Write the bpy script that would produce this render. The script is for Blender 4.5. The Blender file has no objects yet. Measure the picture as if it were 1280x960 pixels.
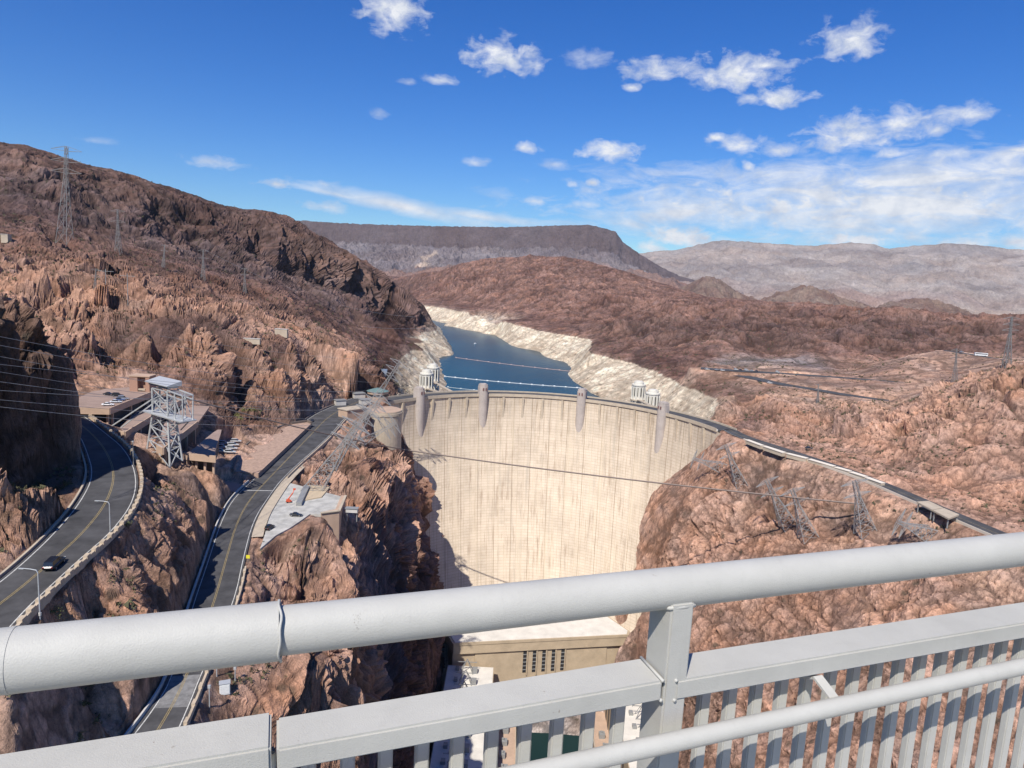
import bpy, bmesh, math, random
import numpy as np
from mathutils import Vector, Matrix
from mathutils.geometry import delaunay_2d_cdt
random.seed(7); np.random.seed(7)
S = bpy.context.scene
COL = S.collection
# ------------------------------------------------------------------ camera
F = 870.0; PIT = math.radians(8.5); ROL = math.radians(3.0)
CAM = np.array([0, 0, 273.0])
_fw = np.array([0, math.cos(PIT), -math.sin(PIT)]); _u0 = np.array([0, math.sin(PIT), math.cos(PIT)])
_rt = math.cos(ROL)*np.array([1., 0, 0]) + math.sin(ROL)*_u0
_up = math.cos(ROL)*_u0 - math.sin(ROL)*np.array([1., 0, 0])
cd = bpy.data.cameras.new('camera'); cam = bpy.data.objects.new('camera', cd); COL.objects.link(cam)
cam.matrix_world = Matrix([[_rt[i], _up[i], -_fw[i], CAM[i]] for i in range(3)] + [[0, 0, 0, 1]])
cd.sensor_width = 36.0; cd.lens = 36.0*F/1280; cd.clip_start = 0.05; cd.clip_end = 60000
S.camera = cam
def ray(u, v): return _fw + _rt*((u-640)/F) - _up*((v-480)/F)
def PY(u, v, y): d = ray(u, v); return CAM + d*(y/d[1])          # point at forward distance y
def PZ(u, v, z): d = ray(u, v); return CAM + d*((z-273)/d[2])    # point at height z
# ------------------------------------------------------------------ light
SUN_EL = math.radians(50); SUN_AZ = math.radians(21)   # az: left of straight behind the camera
sdir = Vector((-math.sin(SUN_AZ)*math.cos(SUN_EL), -math.cos(SUN_AZ)*math.cos(SUN_EL), math.sin(SUN_EL)))
sl = bpy.data.lights.new('sun', 'SUN'); sl.energy = 4.9; sl.angle = math.radians(0.53); sl.color = (1, .955, .88)
so = bpy.data.objects.new('sun', sl); COL.objects.link(so); so.rotation_euler = sdir.to_track_quat('Z', 'Y').to_euler()
S.view_settings.view_transform = 'Standard'; S.view_settings.look = 'None'
S.view_settings.exposure = 0.33; S.view_settings.gamma = 1; S.view_settings.use_curve_mapping = False
W = bpy.data.worlds.new('World'); S.world = W; W.use_nodes = True

class NT:
    """small helper round a node tree"""
    def __init__(s, tree): s.t = tree; s.n = tree.nodes; s.l = tree.links; s.n.clear()
    def new(s, typ, **kw):
        n = s.n.new(typ)
        for k, v in kw.items():
            if k.startswith('i_'):
                key = k[2:]; n.inputs[int(key) if key.isdigit() else key.replace('_', ' ')].default_value = v
            else: setattr(n, k, v)
        return n
    def link(s, a, b): s.l.new(a, b)
    def val(s, x, sock):
        if hasattr(x, 'node'): s.link(x, sock)
        else: sock.default_value = x
    def math(s, op, a, b=0.0, clamp=False):
        n = s.n.new('ShaderNodeMath'); n.operation = op; n.use_clamp = clamp
        s.val(a, n.inputs[0]); s.val(b, n.inputs[1]); return n.outputs[0]
    def mix(s, f, a, b, mode='MIX'):
        n = s.n.new('ShaderNodeMix'); n.data_type = 'RGBA'; n.blend_type = mode
        s.val(f, n.inputs[0]); s.val(a, n.inputs[6]); s.val(b, n.inputs[7]); return n.outputs[2]
    def ramp(s, f, stops, interp='LINEAR'):
        n = s.n.new('ShaderNodeValToRGB'); r = n.color_ramp; r.interpolation = interp
        while len(r.elements) < len(stops): r.elements.new(.5)
        for e, (p, c) in zip(r.elements, stops):
            e.position = p; e.color = (c, c, c, 1) if not isinstance(c, tuple) else c+(1,)
        s.val(f, n.inputs[0]); return n.outputs[0]
    def noise(s, vec, scale, detail=4, rough=.55, dist=0.0):
        n = s.n.new('ShaderNodeTexNoise'); n.inputs['Scale'].default_value = scale
        n.inputs['Detail'].default_value = detail; n.inputs['Roughness'].default_value = rough
        n.inputs['Distortion'].default_value = dist
        if vec is not None: s.link(vec, n.inputs['Vector'])
        return n.outputs['Fac']
    def mapping(s, vec, scale=(1, 1, 1), loc=(0, 0, 0)):
        n = s.n.new('ShaderNodeMapping'); n.inputs['Scale'].default_value = scale; n.inputs['Location'].default_value = loc
        s.link(vec, n.inputs['Vector']); return n.outputs[0]

def build_sky():
    w = NT(W.node_tree)
    sky = w.new('ShaderNodeTexSky', sky_type='NISHITA', sun_disc=False, sun_elevation=SUN_EL, altitude=500, air_density=1.0, dust_density=0.3, ozone_density=2.5)
    sky.sun_rotation = math.pi+SUN_AZ
    hs = w.new('ShaderNodeHueSaturation', i_Saturation=1.4, i_Value=1.48, i_Hue=.511); w.link(sky.outputs[0], hs.inputs['Color'])
    skyc = w.mix(1.0, hs.outputs[0], (.58, .80, 1.0, 1), 'MULTIPLY')
    tc = w.new('ShaderNodeTexCoord')
    sep = w.new('ShaderNodeSeparateXYZ'); w.link(tc.outputs['Generated'], sep.inputs[0])
    az = w.math('ARCTAN2', sep.outputs[0], sep.outputs[1]); el = w.math('ARCSINE', sep.outputs[2])
    comb = w.new('ShaderNodeCombineXYZ'); w.link(az, comb.inputs[0]); w.link(el, comb.inputs[1])
    v2 = comb.outputs[0]
    # fields shared by every cloud: a fluffy edge and a streaky one
    fl = w.noise(w.mapping(v2, (1, 1.7, 1)), 34, 7, .62, .3)
    st = w.noise(w.mapping(v2, (1, 3.2, 1), (3, 1, 0)), 13, 8, .62, .6)
    cov = None
    def blob(u, v, wu, wv, dens, tilt=0.0, rough=1.0, field=None):
        nonlocal cov
        d = ray(u, v); d = d/np.linalg.norm(d); a0 = math.atan2(d[0], d[1]); e0 = math.asin(d[2])
        da = w.math('SUBTRACT', az, a0); de = w.math('SUBTRACT', el, e0)
        if tilt:
            c_, s_ = math.cos(tilt), math.sin(tilt)
            da2 = w.math('ADD', w.math('MULTIPLY', da, c_), w.math('MULTIPLY', de, s_))
            de = w.math('SUBTRACT', w.math('MULTIPLY', de, c_), w.math('MULTIPLY', da, s_)); da = da2
        x = w.math('MULTIPLY', da, F/wu); y = w.math('MULTIPLY', de, F/wv)
        # flat cloud base: the lower half falls off faster
        y2 = w.math('MULTIPLY', w.math('MINIMUM', y, 0.0), 1.35); y = w.math('ADD', w.math('MAXIMUM', y, 0.0), y2)
        r2 = w.math('SQRT', w.math('ADD', w.math('MULTIPLY', x, x), w.math('MULTIPLY', y, y)))
        m = w.math('SUBTRACT', 1.0, r2)
        nz = w.math('MULTIPLY', w.math('SUBTRACT', field or fl, .52), 2.5*rough)
        m = w.math('MULTIPLY', w.math('ADD', m, nz), dens*1.15, True)
        gate = w.math('MULTIPLY', w.math('SUBTRACT', 1.45, r2), 2.2, True)
        m = w.math('MULTIPLY', m, gate)
        cov = m if cov is None else w.math('MAXIMUM', cov, m)
    for b in [(492, 16, 44, 30, 1), (628, 73, 52, 24, 1), (664, 82, 18, 12, .8), (548, 101, 26, 9, .7), (513, 103, 14, 5, .4), (735, 75, 34, 14, .45), (820, 88, 48, 18, .85),
              (915, 95, 62, 26, 1), (955, 82, 40, 9, .7), (968, 124, 46, 14, 1), (1062, 53, 44, 24, .9), (760, 191, 46, 16, 1), (659, 186, 20, 9, .9), (693, 206, 26, 9, .45),
              (595, 203, 22, 7, .6), (345, 230, 26, 7, .9), (404, 230, 10, 5, .6), (405, 259, 34, 9, .6), (272, 204, 40, 9, .55), (474, 144, 14, 7, .4), (1060, 170, 56, 24, 1), (1130, 158, 34, 24, .95),
              (925, 182, 32, 14, .8), (893, 173, 14, 8, .9), (975, 188, 30, 10, .6), (1205, 144, 40, 14, .75), (1172, 163, 12, 9, .7), (1190, 193, 34, 12, .7), (935, 209, 12, 9, .9), (1115, 193, 24, 9, .7),
              (741, 229, 11, 7, .8), (716, 231, 10, 6, .6), (670, 252, 20, 7, .7), (735, 255, 26, 9, .5), (790, 109, 13, 6, .8), (850, 297, 62, 20, 1.2), (1112, 288, 18, 9, 1.1), (1060, 301, 60, 11, 1), (1205, 304, 36, 9, .9), (1275, 302, 20, 14, .9), (815, 309, 26, 16, .8), (120, 176, 20, 5, .3)]:
        blob(*b)
    # the broad thin sheet low on the right and the veil over the mesa
    blob(1100, 258, 400, 66, .95, .03, .85, st); blob(1150, 222, 270, 36, 1.0, .05, 1.0, st); blob(870, 265, 170, 30, .95, .08, .8, st); blob(1080, 262, 320, 46, .9, 0, 1.2, fl)
    blob(505, 259, 150, 15, .85, -.14, .55, st); blob(600, 271, 90, 9, .8, -.08, .45, st); blob(420, 243, 70, 7, .7, -.14, .5, st); blob(1250, 240, 160, 36, .8, .0, 1.2, st)
    shade = w.noise(w.mapping(v2, (1, 1.4, 1), (.01, -.006, 0)), 30, 5, .6)
    ccol = w.mix(w.ramp(shade, [(.35, 0.0), (.62, 1.0)]), (7.6, 8.2, 9.3, 1), (11.0, 11.1, 11.3, 1))
    low = w.math('MULTIPLY', w.math('SUBTRACT', .34, el), 2.6, True)
    out = w.mix(w.math('MULTIPLY', cov, .94), skyc, ccol)
    bg = w.new('ShaderNodeBackground', i_Strength=0.07); w.link(out, bg.inputs[0])
    o = w.new('ShaderNodeOutputWorld'); w.link(bg.outputs[0], o.inputs[0])
build_sky()

# ------------------------------------------------------------------ object helpers
def link(name, me, mats=None, parent=None):
    o = bpy.data.objects.new(name, me); COL.objects.link(o)
    for m in (mats if isinstance(mats, (list, tuple)) else [mats]):
        if m: me.materials.append(m)
    if parent: o.parent = parent
    return o
def tag(o, label=None, cat=None, group=None, kind=None):
    if label: o['label'] = label
    if cat: o['category'] = cat
    if group: o['group'] = group
    if kind: o['kind'] = kind
    return o
def thing(name, label, cat, loc=(0, 0, 0), rotz=0.0, group=None):
    o = bpy.data.objects.new(name, None); COL.objects.link(o); o.location = loc; o.rotation_euler = (0, 0, rotz)
    return tag(o, label, cat, group)
def copy_tree(o, parent=None):
    c = o.copy(); COL.objects.link(c)
    if parent: c.parent = parent
    for ch in list(o.children): copy_tree(ch, c)
    return c
class MB:
    """collects polygons"""
    def __init__(s): s.v = []; s.f = []; s.m = []
    def add(s, vs, fs, mi=0):
        n = len(s.v); s.v += [tuple(map(float, p)) for p in vs]; s.f += [tuple(i+n for i in f) for f in fs]; s.m += [mi]*len(fs)
    def box(s, c, d, rz=0.0, mi=0, taper=1.0):
        x, y, z = d[0]/2, d[1]/2, d[2]/2; ca, sa = math.cos(rz), math.sin(rz); vs = []
        for k in (-1, 1):
            t = taper if k > 0 else 1
            for i, j in ((-1, -1), (1, -1), (1, 1), (-1, 1)):
                px, py = i*x*t, j*y*t; vs.append((c[0]+px*ca-py*sa, c[1]+px*sa+py*ca, c[2]+k*z))
        s.add(vs, [(3, 2, 1, 0), (4, 5, 6, 7), (0, 1, 5, 4), (1, 2, 6, 5), (2, 3, 7, 6), (3, 0, 4, 7)], mi)
    def prism(s, poly, z0, z1, mi=0):
        n = len(poly); z0 = z0 if hasattr(z0, '__len__') else [z0]*n; z1 = z1 if hasattr(z1, '__len__') else [z1]*n
        a = sum(poly[i][0]*poly[(i+1) % n][1]-poly[(i+1) % n][0]*poly[i][1] for i in range(n))
        if a < 0: poly = poly[::-1]; z0 = z0[::-1]; z1 = z1[::-1]
        vs = [(p[0], p[1], z) for p, z in zip(poly, z0)]+[(p[0], p[1], z) for p, z in zip(poly, z1)]
        s.add(vs, [tuple(range(n-1, -1, -1)), tuple(range(n, 2*n))]+[(i, (i+1) % n, n+(i+1) % n, n+i) for i in range(n)], mi)
    def tube(s, pts, r, n=6, mi=0, caps=True):
        pts = [Vector(p) for p in pts]; rr = r if hasattr(r, '__len__') else [r]*len(pts); vs = []; fs = []
        ref = None
        for i, p in enumerate(pts):
            t = (pts[min(i+1, len(pts)-1)]-pts[max(i-1, 0)]).normalized()
            if ref is None:
                ref = Vector((0, 0, 1)) if abs(t.z) < .9 else Vector((1, 0, 0))
            a = t.cross(ref).normalized(); b = a.cross(t).normalized(); ref = b
            for k in range(n):
                th = 2*math.pi*k/n; vs.append(p+(a*math.cos(th)+b*math.sin(th))*rr[i])
        for i in range(len(pts)-1):
            for k in range(n): fs.append((i*n+k, i*n+(k+1) % n, (i+1)*n+(k+1) % n, (i+1)*n+k))
        if caps: fs += [tuple(range(n-1, -1, -1)), tuple((len(pts)-1)*n+k for k in range(n))]
        s.add(vs, fs, mi)
    def bar(s, a, b, w, h=None, up=(0, 0, 1), mi=0):
        a, b = Vector(a), Vector(b); t = (b-a).normalized(); u = Vector(up)
        if abs(t.dot(u)) > .97: u = Vector((1, 0, 0))
        x = t.cross(u).normalized()*(w/2); y = x.cross(t).normalized()*((h or w)/2)
        vs = [p+x*i+y*j for p in (a, b) for i, j in ((-1, -1), (1, -1), (1, 1), (-1, 1))]
        s.add(vs, [(3, 2, 1, 0), (4, 5, 6, 7), (0, 1, 5, 4), (1, 2, 6, 5), (2, 3, 7, 6), (3, 0, 4, 7)], mi)
    def build(s, name, mats=None, parent=None, smooth=False, bevel=0.0):
        me = bpy.data.meshes.new(name); me.from_pydata(s.v, [], s.f); me.polygons.foreach_set('material_index', s.m)
        bm = bmesh.new(); bm.from_mesh(me); bmesh.ops.recalc_face_normals(bm, faces=bm.faces)
        if bevel: bmesh.ops.bevel(bm, geom=bm.edges[:], offset=bevel, segments=2, affect='EDGES', clamp_overlap=True)
        bm.to_mesh(me); bm.free()
        if smooth: me.polygons.foreach_set('use_smooth', [True]*len(me.polygons))
        me.update(); return link(name, me, mats, parent)
def gridmesh(name, co, ni, nj, mat, cols=None, uv=None, smooth=True, parent=None, wrap=False):
    """co: (ni*nj,3) array of a regular grid"""
    idx = np.arange(ni*nj).reshape(ni, nj)
    q = np.stack([idx[:-1, :-1], idx[1:, :-1], idx[1:, 1:], idx[:-1, 1:]], -1).reshape(-1, 4)
    me = bpy.data.meshes.new(name); me.vertices.add(ni*nj); me.vertices.foreach_set('co', np.ascontiguousarray(co, np.float32).ravel())
    me.loops.add(q.size); me.loops.foreach_set('vertex_index', q.ravel().astype(np.int32))
    me.polygons.add(len(q)); me.polygons.foreach_set('loop_start', np.arange(0, q.size, 4, dtype=np.int32))
    me.polygons.foreach_set('use_smooth', np.full(len(q), smooth))
    if cols is not None:
        a = me.color_attributes.new('rock', 'FLOAT_COLOR', 'POINT')
        c4 = np.ones((ni*nj, 4), np.float32); c4[:, :3] = cols; a.data.foreach_set('color', c4.ravel())
    if uv is not None:
        ul = me.uv_layers.new(name='UVMap'); ul.data.foreach_set('uv', np.ascontiguousarray(uv[q.ravel()], np.float32).ravel())
    me.update(calc_edges=True); me.validate()
    return link(name, me, mat, parent)

# ------------------------------------------------------------------ numpy noise
def _h(ix, iy, iz, s):
    h = (ix.astype(np.uint32)*np.uint32(374761393)+iy.astype(np.uint32)*np.uint32(668265263)+iz.astype(np.uint32)*np.uint32(2147483647)+np.uint32(s*974634497 & 0xffffffff))
    h = (h ^ (h >> np.uint32(13)))*np.uint32(1274126177); h ^= h >> np.uint32(16)
    h = h*np.uint32(2246822519); return h ^ (h >> np.uint32(15))
def _u(h): return (h & np.uint32(0xffffff)).astype(np.float32)*np.float32(1/16777216.)
def vnoise(p, s=0):
    """value-gradient noise, about -1..1; p (N,3)"""
    p = p.astype(np.float32); i = np.floor(p); f = p-i; i = i.astype(np.int64).astype(np.int32)
    w = f*f*f*(f*(f*6-15)+10); out = np.zeros(len(p), np.float32)
    for dx in (0, 1):
        wx = w[:, 0] if dx else 1-w[:, 0]
        for dy in (0, 1):
            wy = w[:, 1] if dy else 1-w[:, 1]
            for dz in (0, 1):
                wz = w[:, 2] if dz else 1-w[:, 2]
                h = _h(i[:, 0]+dx, i[:, 1]+dy, i[:, 2]+dz, s)
                gx = (h & np.uint32(1023)).astype(np.float32)/511.5-1; gy = ((h >> np.uint32(10)) & np.uint32(1023)).astype(np.float32)/511.5-1
                gz = ((h >> np.uint32(20)) & np.uint32(1023)).astype(np.float32)/511.5-1
                out += wx*wy*wz*(gx*(f[:, 0]-dx)+gy*(f[:, 1]-dy)+gz*(f[:, 2]-dz))
    return out*1.5
def fbm(p, sc, octs=4, s=0, ridged=False, gain=.5):
    out = np.zeros(len(p), np.float32); a = 1.0; f = sc
    for o in range(octs):
        n = vnoise(p*f, s+o*7)
        if ridged: n = 1-2.2*np.abs(n)
        out += a*n; a *= gain; f *= 2.03
    return out
def facets(p, sc, s=0, tilt=1.0):
    """broken rock: every cell is a tilted plane at its own height, creases at the cell borders"""
    q = (p*sc).astype(np.float32); b = np.floor(q-.5).astype(np.int32)
    best = np.full(len(q), 9e9, np.float32); second = best.copy(); val = np.zeros(len(q), np.float32)
    for dx in (0, 1):
        for dy in (0, 1):
            for dz in (0, 1):
                cx, cy, cz = b[:, 0]+dx, b[:, 1]+dy, b[:, 2]+dz; h = _h(cx, cy, cz, s); h2 = _h(cx, cy, cz, s+31)
                ox = q[:, 0]-(cx+.5+(_u(h)-.5)*.8); oy = q[:, 1]-(cy+.5+(_u(h >> np.uint32(7))-.5)*.8); oz = q[:, 2]-(cz+.5+(_u(h2)-.5)*.8)
                d = ox*ox+oy*oy+oz*oz
                gx = ((h2 >> np.uint32(3)) & np.uint32(255)).astype(np.float32)/127.5-1; gy = ((h2 >> np.uint32(12)) & np.uint32(255)).astype(np.float32)/127.5-1
                gz = ((h2 >> np.uint32(20)) & np.uint32(255)).astype(np.float32)/127.5-1
                v = _u(h >> np.uint32(3))-.5+tilt*(gx*ox+gy*oy+gz*oz)
                c = d < best; second = np.where(c, best, np.minimum(second, d)); val = np.where(c, v, val); best = np.where(c, d, best)
    edge = np.sqrt(second)-np.sqrt(best)
    return val, edge
def smooth01(x): x = np.clip(x, 0, 1); return x*x*(3-2*x)

# ------------------------------------------------------------------ materials
def mat(name, col, rough=.8, metal=0.0, var=.12, vscale=3.0, bump=0.0, bscale=20.0, spec=.3):
    m = bpy.data.materials.new(name); m.use_nodes = True; w = NT(m.node_tree)
    b = w.new('ShaderNodeBsdfPrincipled'); o = w.new('ShaderNodeOutputMaterial'); w.link(b.outputs[0], o.inputs[0])
    tc = w.new('ShaderNodeTexCoord').outputs['Object']
    n = w.noise(tc, vscale, 6, .65)
    c = w.mix(w.ramp(n, [(.3, 0.0), (.7, 1.0)]), tuple(x*(1-var) for x in col)+(1,), tuple(min(1, x*(1+var)) for x in col)+(1,))
    w.link(c, b.inputs['Base Color']); b.inputs['Roughness'].default_value = rough; b.inputs['Metallic'].default_value = metal
    b.inputs['Specular IOR Level'].default_value = spec
    if bump:
        bn = w.new('ShaderNodeBump', i_Strength=bump, i_Distance=.05); w.link(w.noise(tc, bscale, 6, .6), bn.inputs['Height']); w.link(bn.outputs[0], b.inputs['Normal'])
    return m
def rock_mat(name, s1=.35, s2=1.6, bump=1.0, dist=1.2, var=.5, speck=0.0):
    m = bpy.data.materials.new(name); m.use_nodes = True; w = NT(m.node_tree)
    b = w.new('ShaderNodeBsdfPrincipled', i_Roughness=.92); o = w.new('ShaderNodeOutputMaterial'); w.link(b.outputs[0], o.inputs[0])
    b.inputs['Specular IOR Level'].default_value = .1
    at = w.new('ShaderNodeAttribute', attribute_name='rock'); geo = w.new('ShaderNodeNewGeometry').outputs['Position']
    n1 = w.noise(geo, s1*.15, 5, .6); n2 = w.noise(geo, s1, 7, .7, .5); n3 = w.noise(geo, s2, 6, .72)
    c = w.mix(w.ramp(n1, [(.34, 0.0), (.66, 1.0)]), at.outputs['Color'], (.84, .76, .71, 1), 'MULTIPLY')
    k = w.ramp(n2, [(.27, 1-var), (.45, .96), (.55, 1.04), (.75, 1+var*.6)])
    c = w.mix(1.0, c, k, 'MULTIPLY')
    c = w.mix(1.0, c, w.ramp(n3, [(.3, .66), (.5, 1.0), (.7, 1.3)]), 'MULTIPLY')
    c = w.mix(1.0, c, w.ramp(w.noise(geo, s1*.16, 9, .74), [(.3, .72), (.46, .98), (.56, 1.03), (.72, 1.24)]), 'MULTIPLY')
    if speck:   # dry shrubs and dark stones
        vs_ = w.new('ShaderNodeTexVoronoi', i_Scale=speck, i_Randomness=1.0); w.link(geo, vs_.inputs['Vector'])
        f = w.math('MULTIPLY', w.ramp(vs_.outputs['Distance'], [(.16, 1.0), (.30, 0.0)]), w.ramp(n1, [(.42, 0.0), (.6, .75)])); c = w.mix(f, c, (.085, .07, .05, 1))
    w.link(c, b.inputs['Base Color'])
    def rid(sc, det):
        n = w.new('ShaderNodeTexNoise', noise_type='RIDGED_MULTIFRACTAL', i_Scale=sc, i_Detail=det, i_Roughness=.6); n.inputs['Lacunarity'].default_value = 2.1
        w.link(geo, n.inputs['Vector']); return n.outputs['Fac']
    vo = w.new('ShaderNodeTexVoronoi', feature='F1', i_Scale=s1*1.1); va = w.new('ShaderNodeVectorMath', operation='MULTIPLY_ADD')
    nn = w.new('ShaderNodeTexNoise', i_Scale=s1*1.3, i_Detail=3.0); w.link(geo, nn.inputs['Vector']); w.link(nn.outputs['Color'], va.inputs[0]); va.inputs[1].default_value = (1.6, 1.6, 1.6); w.link(geo, va.inputs[2]); w.link(va.outputs[0], vo.inputs['Vector'])
    sp = w.new('ShaderNodeSeparateColor'); w.link(vo.outputs['Color'], sp.inputs[0]); vo2 = w.new('ShaderNodeTexVoronoi', feature='F1', i_Scale=s1*3.6); w.link(va.outputs[0], vo2.inputs['Vector']); sp2 = w.new('ShaderNodeSeparateColor'); w.link(vo2.outputs['Color'], sp2.inputs[0])
    h = w.math('ADD', w.math('ADD', w.math('MULTIPLY', sp.outputs[0], .30), w.math('MULTIPLY', sp2.outputs[0], .14)), w.math('ADD', w.math('MULTIPLY', n3, .62), w.math('MULTIPLY', rid(s1*.8, 5), .30)))
    bn = w.new('ShaderNodeBump', i_Strength=bump, i_Distance=dist); w.link(h, bn.inputs['Height']); w.link(bn.outputs[0], b.inputs['Normal'])
    return m
ROCK = rock_mat('canyon rock', .42, 1.9, 1.0, 1.2, .30, .16); FARROCK = rock_mat('far rock', .016, .07, .9, 22, .34)
TAN = (.52, .318, .226); RED = (.535, .332, .242); SOIL = (.54, .355, .262); DRK = (.16, .10, .083); PUR = (.16, .109, .098); BRN = (.235, .138, .108); RING = (.91, .80, .63); GRY = (.40, .345, .315); SHADED = (.16, .105, .082)  # last one: rock coloured dark for the shade it lies in

# ------------------------------------------------------------------ roads (px pairs of left and right edge -> centre line)
def road_px(pairs, z):
    L = np.array([PZ(a, b, z) for a, b, c, d in pairs]); R = np.array([PZ(c, d, z) for a, b, c, d in pairs]); return L, R
def resample(P, step):
    P = np.asarray(P, float); d = np.r_[0, np.cumsum(np.linalg.norm(np.diff(P, axis=0), axis=1))]
    n = max(2, int(d[-1]/step)+1); t = np.linspace(0, d[-1], n)
    return np.stack([np.interp(t, d, P[:, k]) for k in range(P.shape[1])], 1)
def smooth_line(P, it=2):
    P = np.asarray(P, float)
    for _ in range(it):
        Q = [P[0]]
        for a, b in zip(P[:-1], P[1:]): Q += [a*.75+b*.25, a*.25+b*.75]
        Q.append(P[-1]); P = np.array(Q)
    return P
r1L, r1R = road_px([(-110, 810, -60, 850), (-40, 757, 0, 784), (0, 727, 60, 737), (40, 694, 95, 704), (80, 659, 130, 672), (110, 622, 160, 632), (116, 592, 172, 592), (107, 562, 157, 562), (96, 542, 132, 540), (70, 524, 108, 520), (40, 512, 80, 506)], 209)
r2L, r2R = road_px([(100, 1010, 180, 1010), (150, 935, 217, 935), (192, 881, 241, 880), (212, 845, 256, 840), (237, 760, 296, 752), (258, 700, 307, 697), (274, 655, 318, 648), (290, 622, 338, 620), (325, 592, 355, 596), (375, 540, 400, 550), (400, 517, 420, 525), (425, 506, 438, 512), (452, 496, 458, 502)], 181)
RC = {'road1': smooth_line((r1L+r1R)/2), 'road2': smooth_line((r2L+r2R)/2)}
HW = {'road1': smooth_line(np.linalg.norm(r1R-r1L, axis=1, keepdims=True)/2)[:, 0], 'road2': smooth_line(np.linalg.norm(r2R-r2L, axis=1, keepdims=True)/2)[:, 0]}
RC['road3'] = smooth_line(np.array([(151, 470, 179.), (152, 455, 179), (156, 433, 180), (171, 393, 181), (187, 350, 181), (194, 310, 181), (201, 272, 181), (212, 220, 181), (226, 150, 182), (240, 60, 182)])); HW['road3'] = np.full(len(RC['road3']), 5.0)
RC['road4'] = smooth_line(np.array([PZ(u, v, z) for u, v, z in [(925, 469, 191), (945, 473, 191), (975, 480, 191), (1020, 487, 192), (1060, 494, 192), (1112, 501, 191)]])); HW['road4'] = np.linspace(9, 6, len(RC['road4']))
RC['road5'] = smooth_line(np.array([PZ(u, v, z) for u, v, z in [(876, 460, 194), (900, 462, 194), (950, 465, 194), (1010, 469, 194), (1080, 474, 196), (1170, 482, 198)]])); HW['road5'] = np.linspace(10, 5.5, len(RC['road5']))
RC['road6'] = smooth_line(np.array([PY(u, v, y) for u, v, y in [(1180, 438, 760), (1215, 443, 740), (1250, 449, 720), (1300, 456, 700)]])); HW['road6'] = np.full(len(RC['road6']), 6.0)

# ------------------------------------------------------------------ dam profile
ZS = [(179, 0), (170, .6), (160, 2.4), (150, 5.5), (140, 10), (130, 16), (120, 23), (105, 36), (90, 50.5), (75, 66), (60, 82), (48, 95), (30, 115), (10, 138), (-8, 158)]
def damp(th, z, out=0.0):
    """point on the downstream face; out = metres downstream of it"""
    s = float(np.interp(-z, [-a for a, b in ZS], [b for a, b in ZS])); R = 118-.25*s+8*(th/math.radians(86))**4-out
    return (18+R*math.sin(th), 452-.75*s+R*math.cos(th), z)
def damhit(u, v):
    """where a pixel's ray meets the downstream face"""
    d = ray(u, v); k = np.linspace(380, 640, 2600); P = CAM+d[None]*(k/d[1])[:, None]
    s_ = np.interp(-P[:, 2], [-a for a, b in ZS], [b for a, b in ZS]); cy = 452-.75*s_; th_ = np.arctan2(P[:, 0]-18, P[:, 1]-cy)
    f = np.hypot(P[:, 0]-18, P[:, 1]-cy)-(118-.25*s_+8*(th_/math.radians(86))**4); w_ = np.where((f[:-1] < 0) & (f[1:] >= 0) & (P[:-1, 2] < 179.5))[0]
    return P[w_[-1]] if len(w_) else None
# ------------------------------------------------------------------ terrain skeleton: break lines of world points
PTS = []
def bl(pts, amp, col, step=None):
    P = np.array(pts, float)
    if step is None: step = max(6, .05*np.median(np.hypot(P[:, 0], P[:, 1])))
    for q in (resample(P, step) if len(P) > 1 else P): PTS.append((*q, amp, *col))
def Yl(l): return [tuple(PY(u, v, y)) for u, v, y in l]
def Zl(l): return [tuple(PZ(u, v, z)) for u, v, z in l]
# canyon
bl([(11, -60, -7), (11, 380, -7), (0, 440, -7)], .3, GRY); bl([(60, -60, -7), (60, 380, -7), (70, 440, -7)], .3, GRY)
bl([(8, -60, 3), (8, 430, 3)], .3, GRY); bl([(63, -60, 3), (63, 430, 3)], .3, GRY)
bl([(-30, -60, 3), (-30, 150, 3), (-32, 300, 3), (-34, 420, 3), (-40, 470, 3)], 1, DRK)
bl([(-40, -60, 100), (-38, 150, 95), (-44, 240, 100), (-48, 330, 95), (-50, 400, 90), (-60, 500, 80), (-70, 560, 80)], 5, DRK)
bl(Zl([(452, 930, 158), (449, 880, 160), (447, 840, 163), (437, 750, 165), (437, 705, 162)])+[(-60, 262, 160), (-64, 300, 168), (-66, 340, 172), (-62, 380, 172), (-66, 410, 160), (-67, 440, 146), (-72, 466, 138), (-74, 500, 140)], 3.5, TAN)
bl([(-97, 455, 150), (-95, 468, 142)], 2, TAN); bl([(-104, 505, 178), (-100, 525, 178), (-94, 560, 178)], 1, BRN)
bl([(-36, -60, 150), (-36, 80, 152), (-37, 130, 156)], 3, RED)
bl([(86, -60, 3), (87, 200, 3), (88, 300, 3), (90, 420, 3), (92, 470, 3)], 1, BRN)
bl([(95, -60, 70), (97, 150, 80), (98, 300, 92), (96, 380, 92)], 2.2, RED)
CT = [q for q in (damhit(u, v) for u, v in [(900, 543), (884, 559), (868, 573), (850, 587), (832, 601), (815, 615), (799, 630), (790, 646), (782, 680), (775, 707), (771, 735), (767, 765)]) if q is not None]
bl([tuple(q) for q in CT], .9, RED, 5); bl([tuple(CAM+(q-CAM)*.984) for q in (damhit(u, v) for u, v in [(890, 563), (872, 578), (855, 592), (837, 606), (820, 620), (804, 636)]) if q is not None], .8, RED, 5); bl([tuple(q+np.array([9, 5, 4])) for q in CT], 1, RED, 6)
bl(Yl([(893, 558, 452), (874, 580, 461), (852, 600, 464), (836, 622, 462), (810, 650, 462), (796, 690, 460), (790, 716, 454), (786, 742, 448)]), 1.0, RED, 6)
print('CT', [tuple(int(x) for x in q) for q in CT])
bl([(135, -60, 128), (135, 150, 132), (140, 250, 140)], 2.4, RED)
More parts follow.
